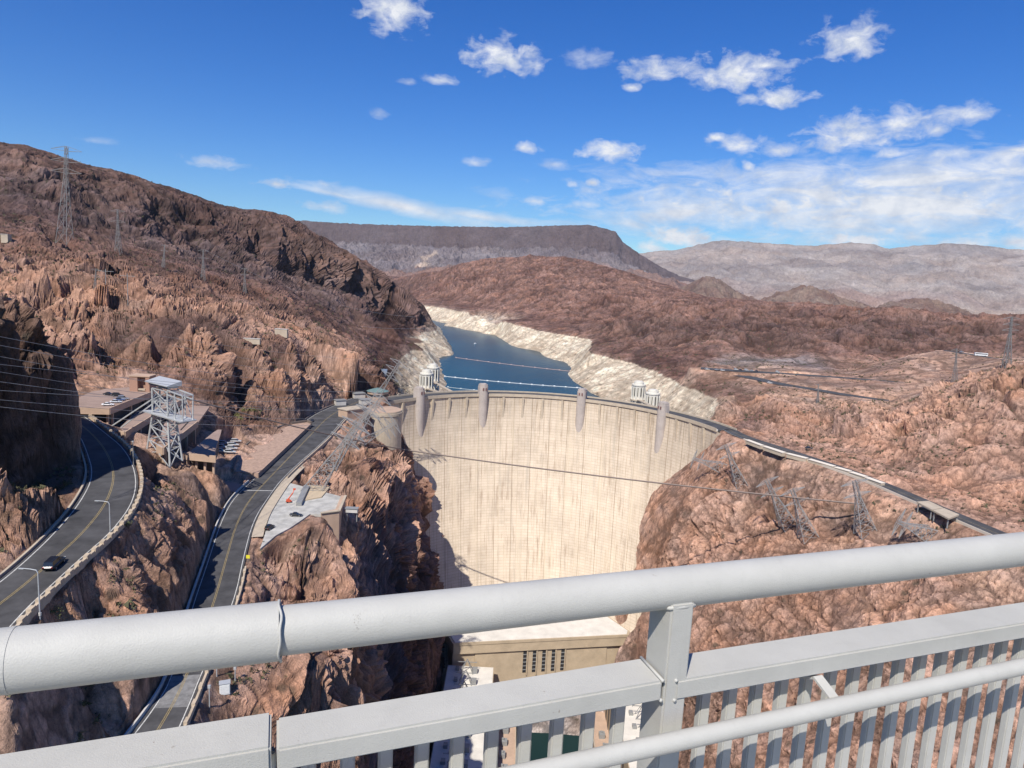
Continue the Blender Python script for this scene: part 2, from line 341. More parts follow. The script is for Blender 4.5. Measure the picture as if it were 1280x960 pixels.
for l_, a_ in (([(880, 590, 436), (860, 622, 432), (840, 660, 428), (815, 712, 423), (800, 755, 412)], 2.4), ([(922, 600, 408), (900, 645, 398), (872, 705, 386), (845, 765, 366)], 3), ([(965, 600, 388), (950, 655, 367), (925, 725, 345), (900, 785, 325)], 2.2), ([(1025, 620, 352), (1010, 672, 334), (990, 745, 308)], 2.4), ([(1092, 640, 316), (1080, 692, 299), (1060, 765, 274)], 2.2), ([(1165, 682, 271), (1150, 745, 252)], 2.4)): bl(Yl(l_), a_, RED, 8)
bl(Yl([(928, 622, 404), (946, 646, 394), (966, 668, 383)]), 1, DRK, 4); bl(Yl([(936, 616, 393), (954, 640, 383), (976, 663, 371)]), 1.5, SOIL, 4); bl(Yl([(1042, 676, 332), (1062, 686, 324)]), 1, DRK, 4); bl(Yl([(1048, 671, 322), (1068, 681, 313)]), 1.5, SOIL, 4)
bl([(-15, 480, -6), (30, 490, -6), (75, 470, 0)], .3, GRY); bl([(0, 505, 15), (50, 505, 15)], .3, GRY); bl([(-40, 540, 60), (20, 562, 80), (70, 545, 60), (100, 510, 40)], .3, GRY); bl([(-60, 570, 110), (20, 592, 118), (90, 575, 112)], .3, GRY)
rc3 = RC['road3']
bl([(p[0]-9, p[1]-3, p[2]-1.5) for p in rc3[::3] if p[1] < 440], 1.2, SOIL); bl([(p[0]-22, p[1]-7, p[2]-14) for p in rc3[3::3] if p[1] < 425], 1.5, SOIL)
bl([(p[0]+9, p[1]+3, p[2]) for p in rc3[::3]], 1.0, RED)
for k, c, a in (('road1', SOIL, .6), ('road2', SOIL, .6), ('road4', SOIL, .5), ('road5', SOIL, .5), ('road6', SOIL, .5)):
    P = RC[k]; T = np.gradient(P[:, :2], axis=0); T /= np.linalg.norm(T, axis=1, keepdims=True); N = np.stack([T[:, 1], -T[:, 0]], 1)
    for sgn in (-1, 0, 1):
        w_ = HW[k]+1.5; Q = P.copy(); Q[:, :2] += N*(w_*sgn)[:, None]; bl(Q[::2], a, c, 8)
# road 2: slope down to the canyon (right), cut (left)
bl(Zl([(255, 930, 175), (285, 870, 177), (330, 850, 176), (300, 800, 180)]), 1.2, RED)
bl(Zl([(300, 930, 168), (340, 890, 170), (380, 850, 172), (400, 830, 172)]), 2.5, RED)
bl(Zl([(345, 770, 172), (345, 710, 172), (352, 690, 172)]), 2, TAN); bl(Zl([(400, 760, 164), (385, 705, 175)]), 4, TAN); bl(Zl([(404, 700, 168), (420, 692, 164)]), 1.5, TAN, 4); bl(Zl([(372, 676, 182), (392, 656, 184.5), (404, 652, 183.5)]), 1.5, TAN, 4)
# concrete lot
bl(Zl([(318, 690, 180.6), (338, 625, 180.6), (352, 598, 180.6), (430, 622, 180.6), (425, 640, 180.6), (400, 650, 180.6), (366, 676, 180.6)]), .2, SOIL)
bl(Zl([(360, 590, 176), (400, 585, 168), (440, 590, 175)]), 1.5, DRK)
# rock beside the lot and the pinnacles under the round tower
bl(Yl([(430, 600, 330), (455, 580, 350), (485, 590, 370), (498, 600, 378)]), 4, TAN); bl(Yl([(440, 650, 310), (470, 640, 345), (496, 660, 366)]), 4, TAN)
bl(Yl([(478, 668, 330), (515, 650, 395), (536, 655, 420)]), 3, TAN); bl(Yl([(500, 705, 340), (520, 690, 360), (540, 700, 400)]), 3, BRN)
# outcrop between the two roads
bl(Zl([(168, 575, 208), (195, 565, 206), (225, 572, 203), (240, 585, 201)]), .8, SOIL)
bl(Zl([(212, 600, 203), (230, 598, 202), (248, 598, 200), (265, 615, 197.3)]), 2, TAN)
bl(Zl([(265, 615, 197.3), (263, 635, 193.6), (262, 650, 191), (248, 665, 194.6), (232, 690, 197.6), (229, 708, 196.4), (212, 735, 199.3), (198, 755, 199.8), (186, 772, 199.4), (180, 790, 197.5)]), 1.8, TAN, 4); bl(Zl([(180, 790, 197.5), (176, 855, 187.5), (165, 885, 184.2), (148, 915, 182)]), 1.2, RED, 4)
bl(Zl([(222, 640, 199), (240, 645, 196.5)]), 2.2, TAN); bl(Zl([(160, 668, 196), (172, 655, 190), (182, 640, 187), (192, 620, 188), (196, 604, 191)]), .8, SHADED, 4); bl(Zl([(190, 580, 206), (200, 590, 203), (208, 612, 200), (216, 642, 199), (214, 670, 199.5), (198, 680, 201)]), 1.8, TAN, 4)  # ravine floor coloured dark for the shade in it
bl(Zl([(150, 672, 205), (180, 675, 202), (205, 682, 200)]), 2.4, TAN); bl(Zl([(125, 710, 206), (160, 705, 203.5), (190, 710, 200), (208, 718, 199)]), 2.8, TAN)
bl(Zl([(110, 745, 203), (150, 740, 201), (176, 748, 199.5)]), 2.4, RED); bl(Zl([(60, 775, 202), (110, 775, 198.5), (150, 777, 198), (172, 790, 196)]), 2, SOIL)
bl(Zl([(0, 860, 195), (60, 855, 192), (120, 850, 190), (160, 842, 190)]), 2.4, RED); bl(Zl([(-20, 905, 189), (40, 905, 186), (100, 895, 185), (150, 870, 186)]), 2.4, RED); bl(Zl([(40, 950, 181), (110, 930, 181), (145, 912, 181)]), 1.5, RED)
bl(Zl([(286, 622, 182), (271, 655, 182), (255, 702, 182), (234, 760, 182), (209, 846, 182), (189, 882, 182), (147, 936, 181.5)]), .5, SHADED, 4)  # foot of the right-facing cut, its shade put into the colour
# left of road 1: near lit outcrop and the knob, its shade put into a dark rock colour
bl([(-136, 120, 209), (-133, 150, 209), (-133, 180, 209), (-137, 212, 209), (-147, 236, 209)], 2.0, SHADED)
bl([(-142, 120, 274), (-139, 150, 268), (-138, 180, 260), (-141, 205, 251), (-144, 222, 240), (-151, 238, 222)], 4.5, SHADED)
bl([(-165, 130, 276), (-160, 180, 265), (-162, 215, 255), (-166, 245, 234), (-175, 262, 216)], 3, TAN); bl([(-200, 150, 275), (-200, 230, 258), (-210, 290, 235)], 3, TAN)
bl(Zl([(-60, 735, 209.3), (0, 703, 209.3), (50, 668, 209.3), (88, 648, 209.3), (104, 622, 209.3)]), .8, RED)
bl(Zl([(-60, 650, 217), (0, 640, 217), (40, 632, 217), (75, 628, 214)]), 2.6, RED); bl(Zl([(-60, 606, 223), (0, 608, 222), (40, 602, 220), (70, 612, 216)]), 2.4, RED)
bl(Zl([(-60, 588, 212), (0, 592, 211), (40, 590, 210), (85, 600, 209.5), (98, 612, 209.3)]), .8, DRK)
bl([(-125, 205, 209), (-130, 190, 209)], .5, DRK)
bl(Yl([(0, 420, 320), (60, 445, 325), (85, 478, 320), (-100, 400, 310)]), 2, TAN)
# garage shelf and plaza
bl(Yl([(100, 520, 290), (140, 535, 283), (185, 545, 275)]), .6, SOIL); bl(Yl([(95, 478, 335), (190, 482, 345), (240, 500, 345)]), 1, SOIL)
bl(Yl([(160, 560, 262), (215, 575, 262), (265, 590, 262)]), .6, SOIL); bl(Zl([(285, 585, 184), (275, 560, 188), (300, 550, 187)]), .4, SOIL)
bl(Zl([(295, 590, 182), (300, 560, 184), (335, 535, 184), (365, 527, 184), (400, 515, 182)]), .5, SOIL); bl(Zl([(322, 590, 183), (345, 565, 186), (375, 535, 184)]), .4, BRN)
# visitor side rocks
bl(Yl([(95, 472, 340), (150, 462, 350), (195, 468, 355), (260, 500, 360), (300, 535, 362), (350, 520, 390), (400, 507, 450), (445, 497, 480)]), 1.5, BRN)
bl(Yl([(85, 420, 365), (130, 420, 372), (200, 430, 380), (250, 440, 385), (275, 440, 384)]), 5, TAN); bl(Yl([(290, 520, 372), (305, 475, 395), (290, 440, 420)]), 2, DRK)
bl(Yl([(315, 440, 430), (345, 430, 440), (360, 420, 455)]), 5, TAN); bl(Yl([(330, 490, 405), (350, 470, 415)]), 3, TAN)
bl(Yl([(385, 430, 470), (405, 418, 490), (425, 425, 500), (440, 440, 508)]), 4, TAN); bl(Yl([(390, 480, 440), (410, 470, 445)]), 3, TAN); bl(Yl([(420, 480, 468), (452, 470, 520), (448, 490, 495)]), 1.5, SHADED)
bl(Yl([(370, 470, 455), (375, 440, 470)]), 2, DRK)
bl(Yl([(0, 370, 430), (60, 375, 430), (130, 385, 440), (220, 395, 450), (290, 405, 470)]), 6, TAN); bl(Yl([(300, 415, 520), (350, 412, 540), (400, 412, 560), (440, 432, 590)]), 2, TAN)
bl(Yl([(-100, 300, 480), (0, 297, 520), (60, 315, 540), (150, 335, 570), (220, 350, 590), (300, 372, 640), (345, 376, 660), (365, 400, 640)]), 4, BRN)
bl(Yl([(-100, 280, 600), (0, 280, 640), (80, 300, 680), (180, 325, 720), (260, 345, 780), (340, 365, 840), (400, 385, 900), (450, 398, 960)]), 4, PUR)
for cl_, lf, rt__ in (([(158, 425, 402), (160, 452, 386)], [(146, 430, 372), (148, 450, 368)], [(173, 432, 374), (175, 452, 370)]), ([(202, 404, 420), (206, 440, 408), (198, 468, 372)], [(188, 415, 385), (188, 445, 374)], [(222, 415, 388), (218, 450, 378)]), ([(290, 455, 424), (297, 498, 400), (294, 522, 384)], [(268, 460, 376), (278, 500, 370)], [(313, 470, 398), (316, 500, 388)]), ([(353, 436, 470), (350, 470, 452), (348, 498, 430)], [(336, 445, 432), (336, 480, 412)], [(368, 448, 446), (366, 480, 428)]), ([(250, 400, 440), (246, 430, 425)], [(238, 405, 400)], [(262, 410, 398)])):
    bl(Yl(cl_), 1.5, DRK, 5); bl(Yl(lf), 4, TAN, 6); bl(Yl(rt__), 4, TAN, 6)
# left mountain
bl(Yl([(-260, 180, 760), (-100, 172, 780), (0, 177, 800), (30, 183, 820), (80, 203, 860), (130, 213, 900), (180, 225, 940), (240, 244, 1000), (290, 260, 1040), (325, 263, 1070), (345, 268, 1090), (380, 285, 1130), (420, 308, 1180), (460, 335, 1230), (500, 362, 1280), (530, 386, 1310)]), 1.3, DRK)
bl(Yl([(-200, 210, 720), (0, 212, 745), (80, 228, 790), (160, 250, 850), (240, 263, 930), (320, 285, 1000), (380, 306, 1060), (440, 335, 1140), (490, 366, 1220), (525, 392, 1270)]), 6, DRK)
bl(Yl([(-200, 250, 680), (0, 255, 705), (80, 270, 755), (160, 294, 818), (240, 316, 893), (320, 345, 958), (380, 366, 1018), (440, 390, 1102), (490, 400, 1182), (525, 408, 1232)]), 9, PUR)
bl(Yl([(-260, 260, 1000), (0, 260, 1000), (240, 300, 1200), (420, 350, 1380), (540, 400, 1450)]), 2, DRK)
# dark low hill left of the lake and ring
bl(Yl([(435, 430, 930), (452, 417, 950), (470, 408, 970), (495, 403, 990), (515, 412, 1000), (527, 430, 1000)]), 2, BRN); bl(Yl([(460, 425, 900), (500, 430, 900), (520, 436, 900)]), 2, BRN)
bl([(-96, 560, 179), (-112, 620, 178), (-140, 750, 178), (-150, 880, 178), (-148, 960, 178), (-175, 1050, 178), (-172, 1180, 178), (-158, 1290, 178), (-170, 1340, 178), (-230, 1500, 178)], 2, BRN)
bl([(-72, 560, 144), (-75, 650, 144)]+Zl([(555, 490, 144), (545, 456, 144), (542, 447, 144), (567, 443, 144), (553, 420, 144), (546, 403, 144)])+[(-280, 2150, 144)], 1.2, RING)
bl([(-30, 600, 128), (-60, 800, 128), (-78, 1050, 128), (-100, 1250, 128), (-130, 1500, 128), (-180, 1750, 128), (-250, 2050, 128)], .6, RING)
# right shore
shore = [(547, 402), (560, 404), (585, 406), (607, 410), (630, 424), (642, 434), (677, 440), (683, 447), (700, 451), (720, 456), (713, 469), (722, 479), (730, 486), (750, 497), (775, 507)]
bl([(-420, 2300, 144)]+[tuple(PZ(u, v, 144)) for u, v in shore]+[(142, 700, 144), (150, 640, 144), (146, 560, 144)], .9, RING)
ringt = [(538, 382), (560, 385), (600, 394), (640, 404), (680, 413), (720, 420), (747, 423), (737, 440), (760, 445), (800, 452), (820, 460), (860, 480), (900, 496), (930, 508)]
bl([(-500, 2700, 178)]+[tuple(PZ(u, v, 178)) for u, v in ringt]+[(190, 530, 178), (165, 490, 179)], .9, BRN)
bl([(60, 620, 128), (88, 730, 128), (60, 900, 128), (20, 1150, 128), (-40, 1420, 128), (-130, 1680, 128), (-260, 1950, 128)], .6, RING)
bl(Yl([(560, 377, 2380), (600, 385, 2080), (640, 394, 1800), (680, 403, 1560), (720, 411, 1370)]), 2, BRN)
# arizona side
bl(Yl([(925, 520, 545), (950, 505, 540), (985, 510, 520), (1015, 530, 490), (1050, 520, 490), (1100, 525, 470), (1140, 500, 460), (1190, 490, 450), (1235, 460, 445), (1290, 445, 430), (1400, 440, 420)]), 6, RED)
bl(Yl([(960, 545, 470), (1010, 555, 450), (1060, 560, 430), (1100, 575, 400), (1150, 600, 370), (1200, 610, 340), (1260, 620, 320), (1400, 640, 300)]), 3, RED)
bl(Yl([(1130, 545, 420), (1180, 540, 400), (1240, 540, 380), (1290, 540, 370), (1400, 540, 350)]), 6, RED)
bl(Zl([(905, 500, 186), (930, 490, 188), (990, 500, 189), (1050, 508, 190), (1115, 510, 191)]), 2, SOIL)
bl(Yl([(1120, 490, 590), (1170, 486, 600), (1220, 470, 610), (1290, 462, 610), (1400, 460, 600)]), 1.5, SOIL)
bl(Yl([(862, 470, 790), (880, 456, 840)]), 2, BRN); bl(Yl([(1050, 463, 800), (1100, 466, 800), (1170, 463, 800), (1240, 449, 800), (1300, 446, 800), (1420, 451, 780)]), 1.2, SOIL); bl(Yl([(900, 440, 900), (1000, 448, 880), (1080, 455, 860), (1160, 452, 860), (1230, 440, 850), (1400, 440, 850)]), 3, BRN)
bl(Yl([(902, 457, 830), (880, 455, 840), (905, 456, 830), (935, 450, 840), (965, 447, 850), (1005, 453, 830), (1030, 460, 805)]), 1.5, GRY)
bl(Yl([(845, 468, 800), (860, 457, 820), (885, 468, 770), (905, 480, 700)]), 4, DRK)
# dark hills beyond the lake
bl(Yl([(490, 352, 3300), (520, 345, 3200), (560, 338, 3000), (600, 327, 2800), (640, 323, 2700), (700, 321, 2600), (735, 329, 2500), (770, 340, 2400), (800, 352, 2300), (840, 370, 2200), (880, 377, 2100), (940, 381, 2000), (1000, 384, 1950), (1060, 390, 1900), (1110, 394, 1850), (1160, 398, 1800), (1240, 402, 1750), (1300, 400, 1750), (1450, 400, 1700)]), 4, BRN)
bl(Yl([(550, 365, 2700), (620, 365, 2300), (680, 375, 2000), (740, 385, 1800), (800, 395, 1600), (850, 400, 1500), (900, 405, 1400), (1000, 405, 1350), (1080, 410, 1300), (1160, 415, 1250), (1240, 420, 1200), (1420, 425, 1150)]), 10, BRN)
bl(Yl([(760, 420, 1300), (800, 435, 1100), (850, 430, 1050), (900, 430, 1000), (960, 432, 980), (1050, 440, 960), (1130, 440, 950), (1200, 430, 950), (1300, 430, 950), (1420, 436, 930)]), 8, DRK)
bl(Yl([(450, 345, 3800), (600, 350, 3800), (800, 370, 3300), (1000, 396, 2700), (1300, 404, 2500), (1500, 405, 2500)]), 2, BRN)
bl(Yl([(380, 350, 3300), (430, 345, 3400), (480, 358, 3400), (520, 375, 2900)]), 6, DRK)
for q in ((-1500, -60, 230), (-400, -60, 230), (-130, -60, 210), (400, -60, 190), (1500, -60, 200), (-1500, 600, 400), (-3000, 2000, 400), (900, 300, 230), (600, 500, 220), (2500, 1200, 230), (4000, 2500, 150), (-3500, 3500, 300), (3500, 4200, 120), (0, 5000, 120), (-1500, 4700, 150)): PTS.append((*q, 2, *BRN))

def tin(th, lr, pts):
    """linear interpolation of z, amp, colour over the Delaunay triangles, in (azimuth, log range)"""
    P = np.array(pts); r = np.hypot(P[:, 0], P[:, 1]); a = np.arctan2(P[:, 0], P[:, 1]); l = np.log(np.maximum(r, 20))
    keep = (P[:, 1] > -30) | (np.abs(a) < 1.6)
    P, a, l = P[keep], a[keep], l[keep]
    vs, es, fs, ov, oe, of = delaunay_2d_cdt([Vector((x, y)) for x, y in zip(a, l)], [], [], 0, 1e-6)
    V = np.array([(v.x, v.y) for v in vs]); A = np.array([P[o[0], 2:] if len(o) else P[0, 2:] for o in ov])
    out = np.zeros((len(th), len(lr), 5), np.float32); out[:, :, 0] = 180; out[:, :, 2:] = BRN
    for f in fs:
        t = V[list(f)]
        i0, i1 = np.searchsorted(th, [t[:, 0].min(), t[:, 0].max()]); j0, j1 = np.searchsorted(lr, [t[:, 1].min(), t[:, 1].max()])
        if i1 <= i0 or j1 <= j0: continue
        X, Y = np.meshgrid(th[i0:i1], lr[j0:j1], indexing='ij')
        (x0, y0), (x1, y1), (x2, y2) = t; d = (y1-y2)*(x0-x2)+(x2-x1)*(y0-y2)
        if abs(d) < 1e-12: continue
        w0 = ((y1-y2)*(X-x2)+(x2-x1)*(Y-y2))/d; w1 = ((y2-y0)*(X-x2)+(x0-x2)*(Y-y2))/d; w2 = 1-w0-w1
        m = (w0 >= -1e-6) & (w1 >= -1e-6) & (w2 >= -1e-6)
        val = w0[..., None]*A[f[0]]+w1[..., None]*A[f[1]]+w2[..., None]*A[f[2]]
        out[i0:i1, j0:j1][m] = val[m]
    return out
def blur(a, ki, kj):
    for ax, k in ((0, ki), (1, kj)):
        if k < 1: continue
        for _ in range(2):
            p = np.concatenate([np.repeat(a.take([0], ax), k, ax), a, np.repeat(a.take([-1], ax), k, ax)], ax)
            c = np.cumsum(p, ax, dtype=np.float64); z = np.zeros_like(c.take([0], ax)); c = np.concatenate([z, c], ax); n = 2*k+1; m = a.shape[ax]
            a = ((c.take(range(n, n+m), ax)-c.take(range(0, m), ax))/n).astype(np.float32)
    return a
FLATS = [([(325, 686), (331, 668), (338, 640), (346, 612), (356, 602), (428, 621), (416, 636), (398, 640), (384, 644), (370, 662), (348, 672)], 180.8), ([(274, 572), (276, 550), (292, 545), (304, 549), (292, 572)], 185.2), ([(264, 604), (290, 596), (302, 600), (297, 616), (275, 614)], 181.2), ([(430, 525), (448, 490), (478, 490), (484, 502), (452, 524)], 181)]
DETAIL = 1.0
def build_terrain():
    nt = int(1500*DETAIL); th = np.linspace(-math.radians(52), math.radians(52), nt)
    lr = np.concatenate([np.linspace(math.log(62), math.log(1150), int(1150*DETAIL))[:-1], np.linspace(math.log(1150), math.log(4600), int(300*DETAIL))])
    nr = len(lr); g = tin(th, lr, PTS)
    z = blur(g[:, :, 0], int(3*DETAIL), int(2*DETAIL)); amp = blur(g[:, :, 1], int(4*DETAIL), int(4*DETAIL))
    R = np.exp(lr)[None, :]; X = (np.sin(th)[:, None]*R).astype(np.float32); Y = (np.cos(th)[:, None]*R).astype(np.float32)
    z0 = z.copy()
    # roads and built places stay flat: mask
    flat = np.ones_like(z); ztar = z.copy()
    xs = X.ravel(); ys = Y.ravel()
    for k, P in RC.items():
        Q = resample(np.c_[P, HW[k]], 3.0)
        sel = np.where((xs > Q[:, 0].min()-30) & (xs < Q[:, 0].max()+30) & (ys > Q[:, 1].min()-30) & (ys < Q[:, 1].max()+30))[0]
        best = np.full(len(sel), 1e9, np.float32); zb = np.zeros(len(sel), np.float32)
        for q in Q:
            d = np.hypot(xs[sel]-q[0], ys[sel]-q[1])-q[3]; c = d < best; best = np.where(c, d, best); zb = np.where(c, q[2], zb)
        f = smooth01((best-1.0)/(1.8 if k in ('road1', 'road2') else 4.0)); fl = flat.ravel()
        zt = z.ravel(); zt[sel] = zt[sel]*f+(zb-.45)*(1-f); fl[sel] = np.minimum(fl[sel], f)
    z = zt.reshape(z.shape); flat = fl.reshape(z.shape)
    for poly, zf in FLATS:
        pq = np.array([PZ(u, v, zf)[:2] for u, v in poly]); sel = np.where((xs > pq[:, 0].min()-9) & (xs < pq[:, 0].max()+9) & (ys > pq[:, 1].min()-9) & (ys < pq[:, 1].max()+9))[0]
        px_, py_ = xs[sel], ys[sel]; ins_ = np.zeros(len(sel), bool); dist = np.full(len(sel), 1e9)
        for k in range(len(pq)):
            a, b = pq[k], pq[(k+1) % len(pq)]; c_ = ((a[1] > py_) != (b[1] > py_)) & (px_ < (b[0]-a[0])*(py_-a[1])/(b[1]-a[1]+1e-9)+a[0]); ins_ ^= c_
            t_ = np.clip(((px_-a[0])*(b[0]-a[0])+(py_-a[1])*(b[1]-a[1]))/((b-a)@(b-a)), 0, 1); dist = np.minimum(dist, np.hypot(px_-a[0]-t_*(b[0]-a[0]), py_-a[1]-t_*(b[1]-a[1])))
        f = np.where(ins_, 0, smooth01(dist/2.5)); zt[sel] = zt[sel]*f+(zf-.6)*(1-f); fl[sel] = np.minimum(fl[sel], f)
    z = zt.reshape(z.shape); flat = fl.reshape(z.shape)
    # spread the rows of every column evenly over the slope's length, so cliffs are as finely meshed as flats
    r_ = np.exp(lr); NR2 = int(1620*DETAIL); R2 = np.zeros((nt, NR2), np.float32); newz = np.zeros((nt, NR2), np.float32); newf = newz.copy(); newa = newz.copy(); newg = np.zeros((nt, NR2, 3), np.float32)
    zs_ = blur(z, 3, 1); W_ = (np.abs(np.diff(zs_, axis=1))*.95+np.diff(r_)[None]*.50)/np.maximum(r_[1:], 110)[None]+.00045*np.where(r_[1:] > 1150, 2.0, 1.0)[None]; W_ = blur(W_, 14, 0)
    for i_ in range(nt):
        cs = np.r_[0, np.cumsum(W_[i_])]; t_ = np.linspace(0, cs[-1], NR2); rn = np.interp(t_, cs, r_); R2[i_] = rn
        newz[i_] = np.interp(rn, r_, z[i_]); newf[i_] = np.interp(rn, r_, flat[i_]); newa[i_] = np.interp(rn, r_, amp[i_])
        for c_ in range(3): newg[i_, :, c_] = np.interp(rn, r_, g[i_, :, 2+c_])
    z, flat, amp, R, nr = newz, newf, newa, R2, NR2; g = np.concatenate([newz[..., None], newa[..., None], newg], -1); fl = flat.ravel()
    X = (np.sin(th)[:, None]*R).astype(np.float32); Y = (np.cos(th)[:, None]*R).astype(np.float32)
    # normals of the skeleton
    P0 = np.stack([X, Y, z], -1); Pb = np.stack([blur(X, 15, 15), blur(Y, 15, 15), blur(z, 15, 15)], -1)
    du = np.gradient(Pb, axis=0); dv = np.gradient(Pb, axis=1); N = np.cross(dv, du); N /= np.linalg.norm(N, axis=-1, keepdims=True)+1e-9
    N[N[..., 2] < 0] *= -1
    p = P0.reshape(-1, 3).astype(np.float32); n = N.reshape(-1, 3).astype(np.float32); A = amp.ravel(); fl = flat.ravel(); rr = np.broadcast_to(R, z.shape).ravel().astype(np.float32)
    steep = np.clip(1-n[:, 2], 0, 1)
    # vertical fluting on steep ground (columns, gullies), warped
    pw = p+np.stack([fbm(p, 1/60, 2, 3), fbm(p, 1/60, 2, 5), fbm(p, 1/60, 2, 9)], 1)*12
    big = fbm(pw*np.array([1, 1, .75], np.float32), 1/46, 4, 11, True, .52)-.25
    farm = smooth01((rr-520)/300); cl = smooth01((steep-.16)/.25)*farm*smooth01((-p[:, 0]-185)/90); dsp = np.zeros(len(p), np.float32); tint = np.ones(len(p), np.float32)
    def zone(sel, w_, k, amp_):
        """three sizes of broken block; k scales them"""
        ps, pz = pw[sel], p[sel]; A_ = A[sel]; Am = np.minimum(A_, 3.5*amp_)
        f1, e1 = facets(ps*np.array([1, 1, .9], np.float32), 1/(22*k), 1, 1.45); f2, e2 = facets(ps, 1/(7.0*k), 2, 1.3); f3, e3 = facets(pz, 1/(2.3*k), 4, 1.2)
        fi = fbm(pz, 1/(5.0*k), 3, 21, True); g1, g2, g3 = f1, f2, f3
        f1 = (f1+.35)*smooth01(e1/.26)-.35; f2 = (f2+.35)*smooth01(e2/.24)-.35; f3 = (f3+.3)*smooth01(e3/.22)-.3     # blocks run down into the joints between them: no vertical steps
        d_ = A_*(1.10*f1+.12*fi)+Am*amp_*(.52*f2+.30*f3)-Am*(.30*np.exp(-(e1/.05)**2)+.14*np.exp(-(e2/.07)**2))*(1 if k < 1.5 else 1.6)
        pm = (smooth01(fbm(ps, 1/55, 3, 91)*1.1+.62)*.65+.35)*(1+.35*smooth01(-ps[:, 0]/40)) if k < 1.5 else (.42-.26*cl[sel])
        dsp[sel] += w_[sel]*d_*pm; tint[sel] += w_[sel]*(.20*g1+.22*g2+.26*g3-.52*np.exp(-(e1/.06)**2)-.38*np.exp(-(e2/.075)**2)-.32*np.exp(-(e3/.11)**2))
    zone(np.where(farm < .999)[0], 1-farm, 1.0, 1.0); zone(np.where(farm > .001)[0], farm, 2.5, 1.7)
    strike = np.stack([(.58*pw[:, 0]+.81*pw[:, 1])/17, (.81*pw[:, 0]-.58*pw[:, 1])/150, pw[:, 2]/170], 1).astype(np.float32); colm = fbm(strike, 1.0, 5, 41, True, .64)      # columns on the high cliffs
    colb = fbm(strike*np.array([.3, .6, .6], np.float32), 1.0, 2, 45, True, .5); farbig2 = fbm(pw, 1/260, 3, 47, True, .5)
    farbig = fbm(pw*np.array([1, 1, .6], np.float32), 1/130, 4, 43, True, .5)
    d = A*(.62*big*(1-.3*farm)*(1+1.1*smooth01((-p[:, 0]-20)/60)*smooth01((rr-300)/60)))+dsp+A*farm*(1-cl)*(1.15*farbig+1.3*farbig2)
    d *= fl
    q = p+n*d[:, None]
    nh = n.copy(); nh[:, 2] = .12; nh /= np.linalg.norm(nh, axis=1, keepdims=True)+1e-9; q += nh*(A*cl*fl*(1.9*colm+2.0*colb))[:, None]
    # keep clear of the roads' surface
    q[:, 2] = np.where(fl < .999, np.where(fl < .02, np.minimum(q[:, 2], p[:, 2]), q[:, 2]), q[:, 2])
    # rock colour: geology, with shaded faces coloured darker
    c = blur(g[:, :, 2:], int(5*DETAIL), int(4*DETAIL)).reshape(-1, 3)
    t = fbm(p, 1/70, 4, 51); c = c*(1+.16*t[:, None]); t2 = fbm(p*np.array([1, 1, 3], np.float32), 1/28, 3, 61)
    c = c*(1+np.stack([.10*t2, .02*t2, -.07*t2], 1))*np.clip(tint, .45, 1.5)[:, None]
    fm3 = farm[:, None]*np.clip(fbm(p, 1/120, 4, 81), -1, 1)[:, None]; c = c*(1+fm3*np.array([.34, .38, .36])); fs = (farm*smooth01(fbm(p, 1/45, 3, 85)*1.5-.25))[:, None]; c = c*(1-.45*fs)+np.array([.11, .078, .072])*.45*fs
    # pale mineral band left by the old lake level
    lake = (p[:, 1] > 552+.0*p[:, 0]) & (p[:, 1] < 3000)
    lev = 177+1.2*fbm(p, 1/30, 3, 71)+.8*fbm(p, 1/6, 2, 73)
    ins = (p[:, 0] > -260) | (p[:, 1] > 1500)
    rt_ = np.array([PZ(u, v, 178) for u, v in ringt]); od = np.argsort(rt_[:, 1]); ins = ins & (p[:, 0] < np.interp(p[:, 1], rt_[od, 1], rt_[od, 0])+5+5*fbm(p, 1/25, 2, 75))
    wgt = smooth01((lev-q[:, 2])/1.2)*lake*ins
    up = smooth01((q[:, 2]-145)/33); rc = np.array(RING)*(.88+.12*fbm(p, 1/14, 4, 77)[:, None]+.0)*(np.array([1, .97, .93])*(up[:, None])+np.array([.90, .87, .83])*(1-up[:, None]))
    rc *= (1+.09*np.sin(q[:, 2:3]*1.15+2*t2[:, None]))*np.clip(tint, .6, 1.3)[:, None]
    c = c*(1-wgt[:, None])+rc*wgt[:, None]
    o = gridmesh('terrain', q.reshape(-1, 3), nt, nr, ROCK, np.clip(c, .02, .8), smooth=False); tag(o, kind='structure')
    return (th, R, q.reshape(nt, nr, 3))
TER = build_terrain()
def ground(x, y):
    th, R, q = TER; i = int(np.clip(np.searchsorted(th, math.atan2(x, y)), 1, len(th)-2)); j = int(np.clip(np.searchsorted(R[i], math.hypot(x, y)), 1, R.shape[1]-2))
    return float(q[i, j, 2])
def hitpx(u, v, rmin=70, rmax=4500):
    """where the ray of a pixel meets the ground"""
    d = ray(u, v); k = math.hypot(d[0], d[1]); r = rmin
    while r < rmax:
        p = CAM+d*(r/k)
        if p[2] <= ground(p[0], p[1]): return p
        r *= 1.004
    return CAM+d*(rmax/k)

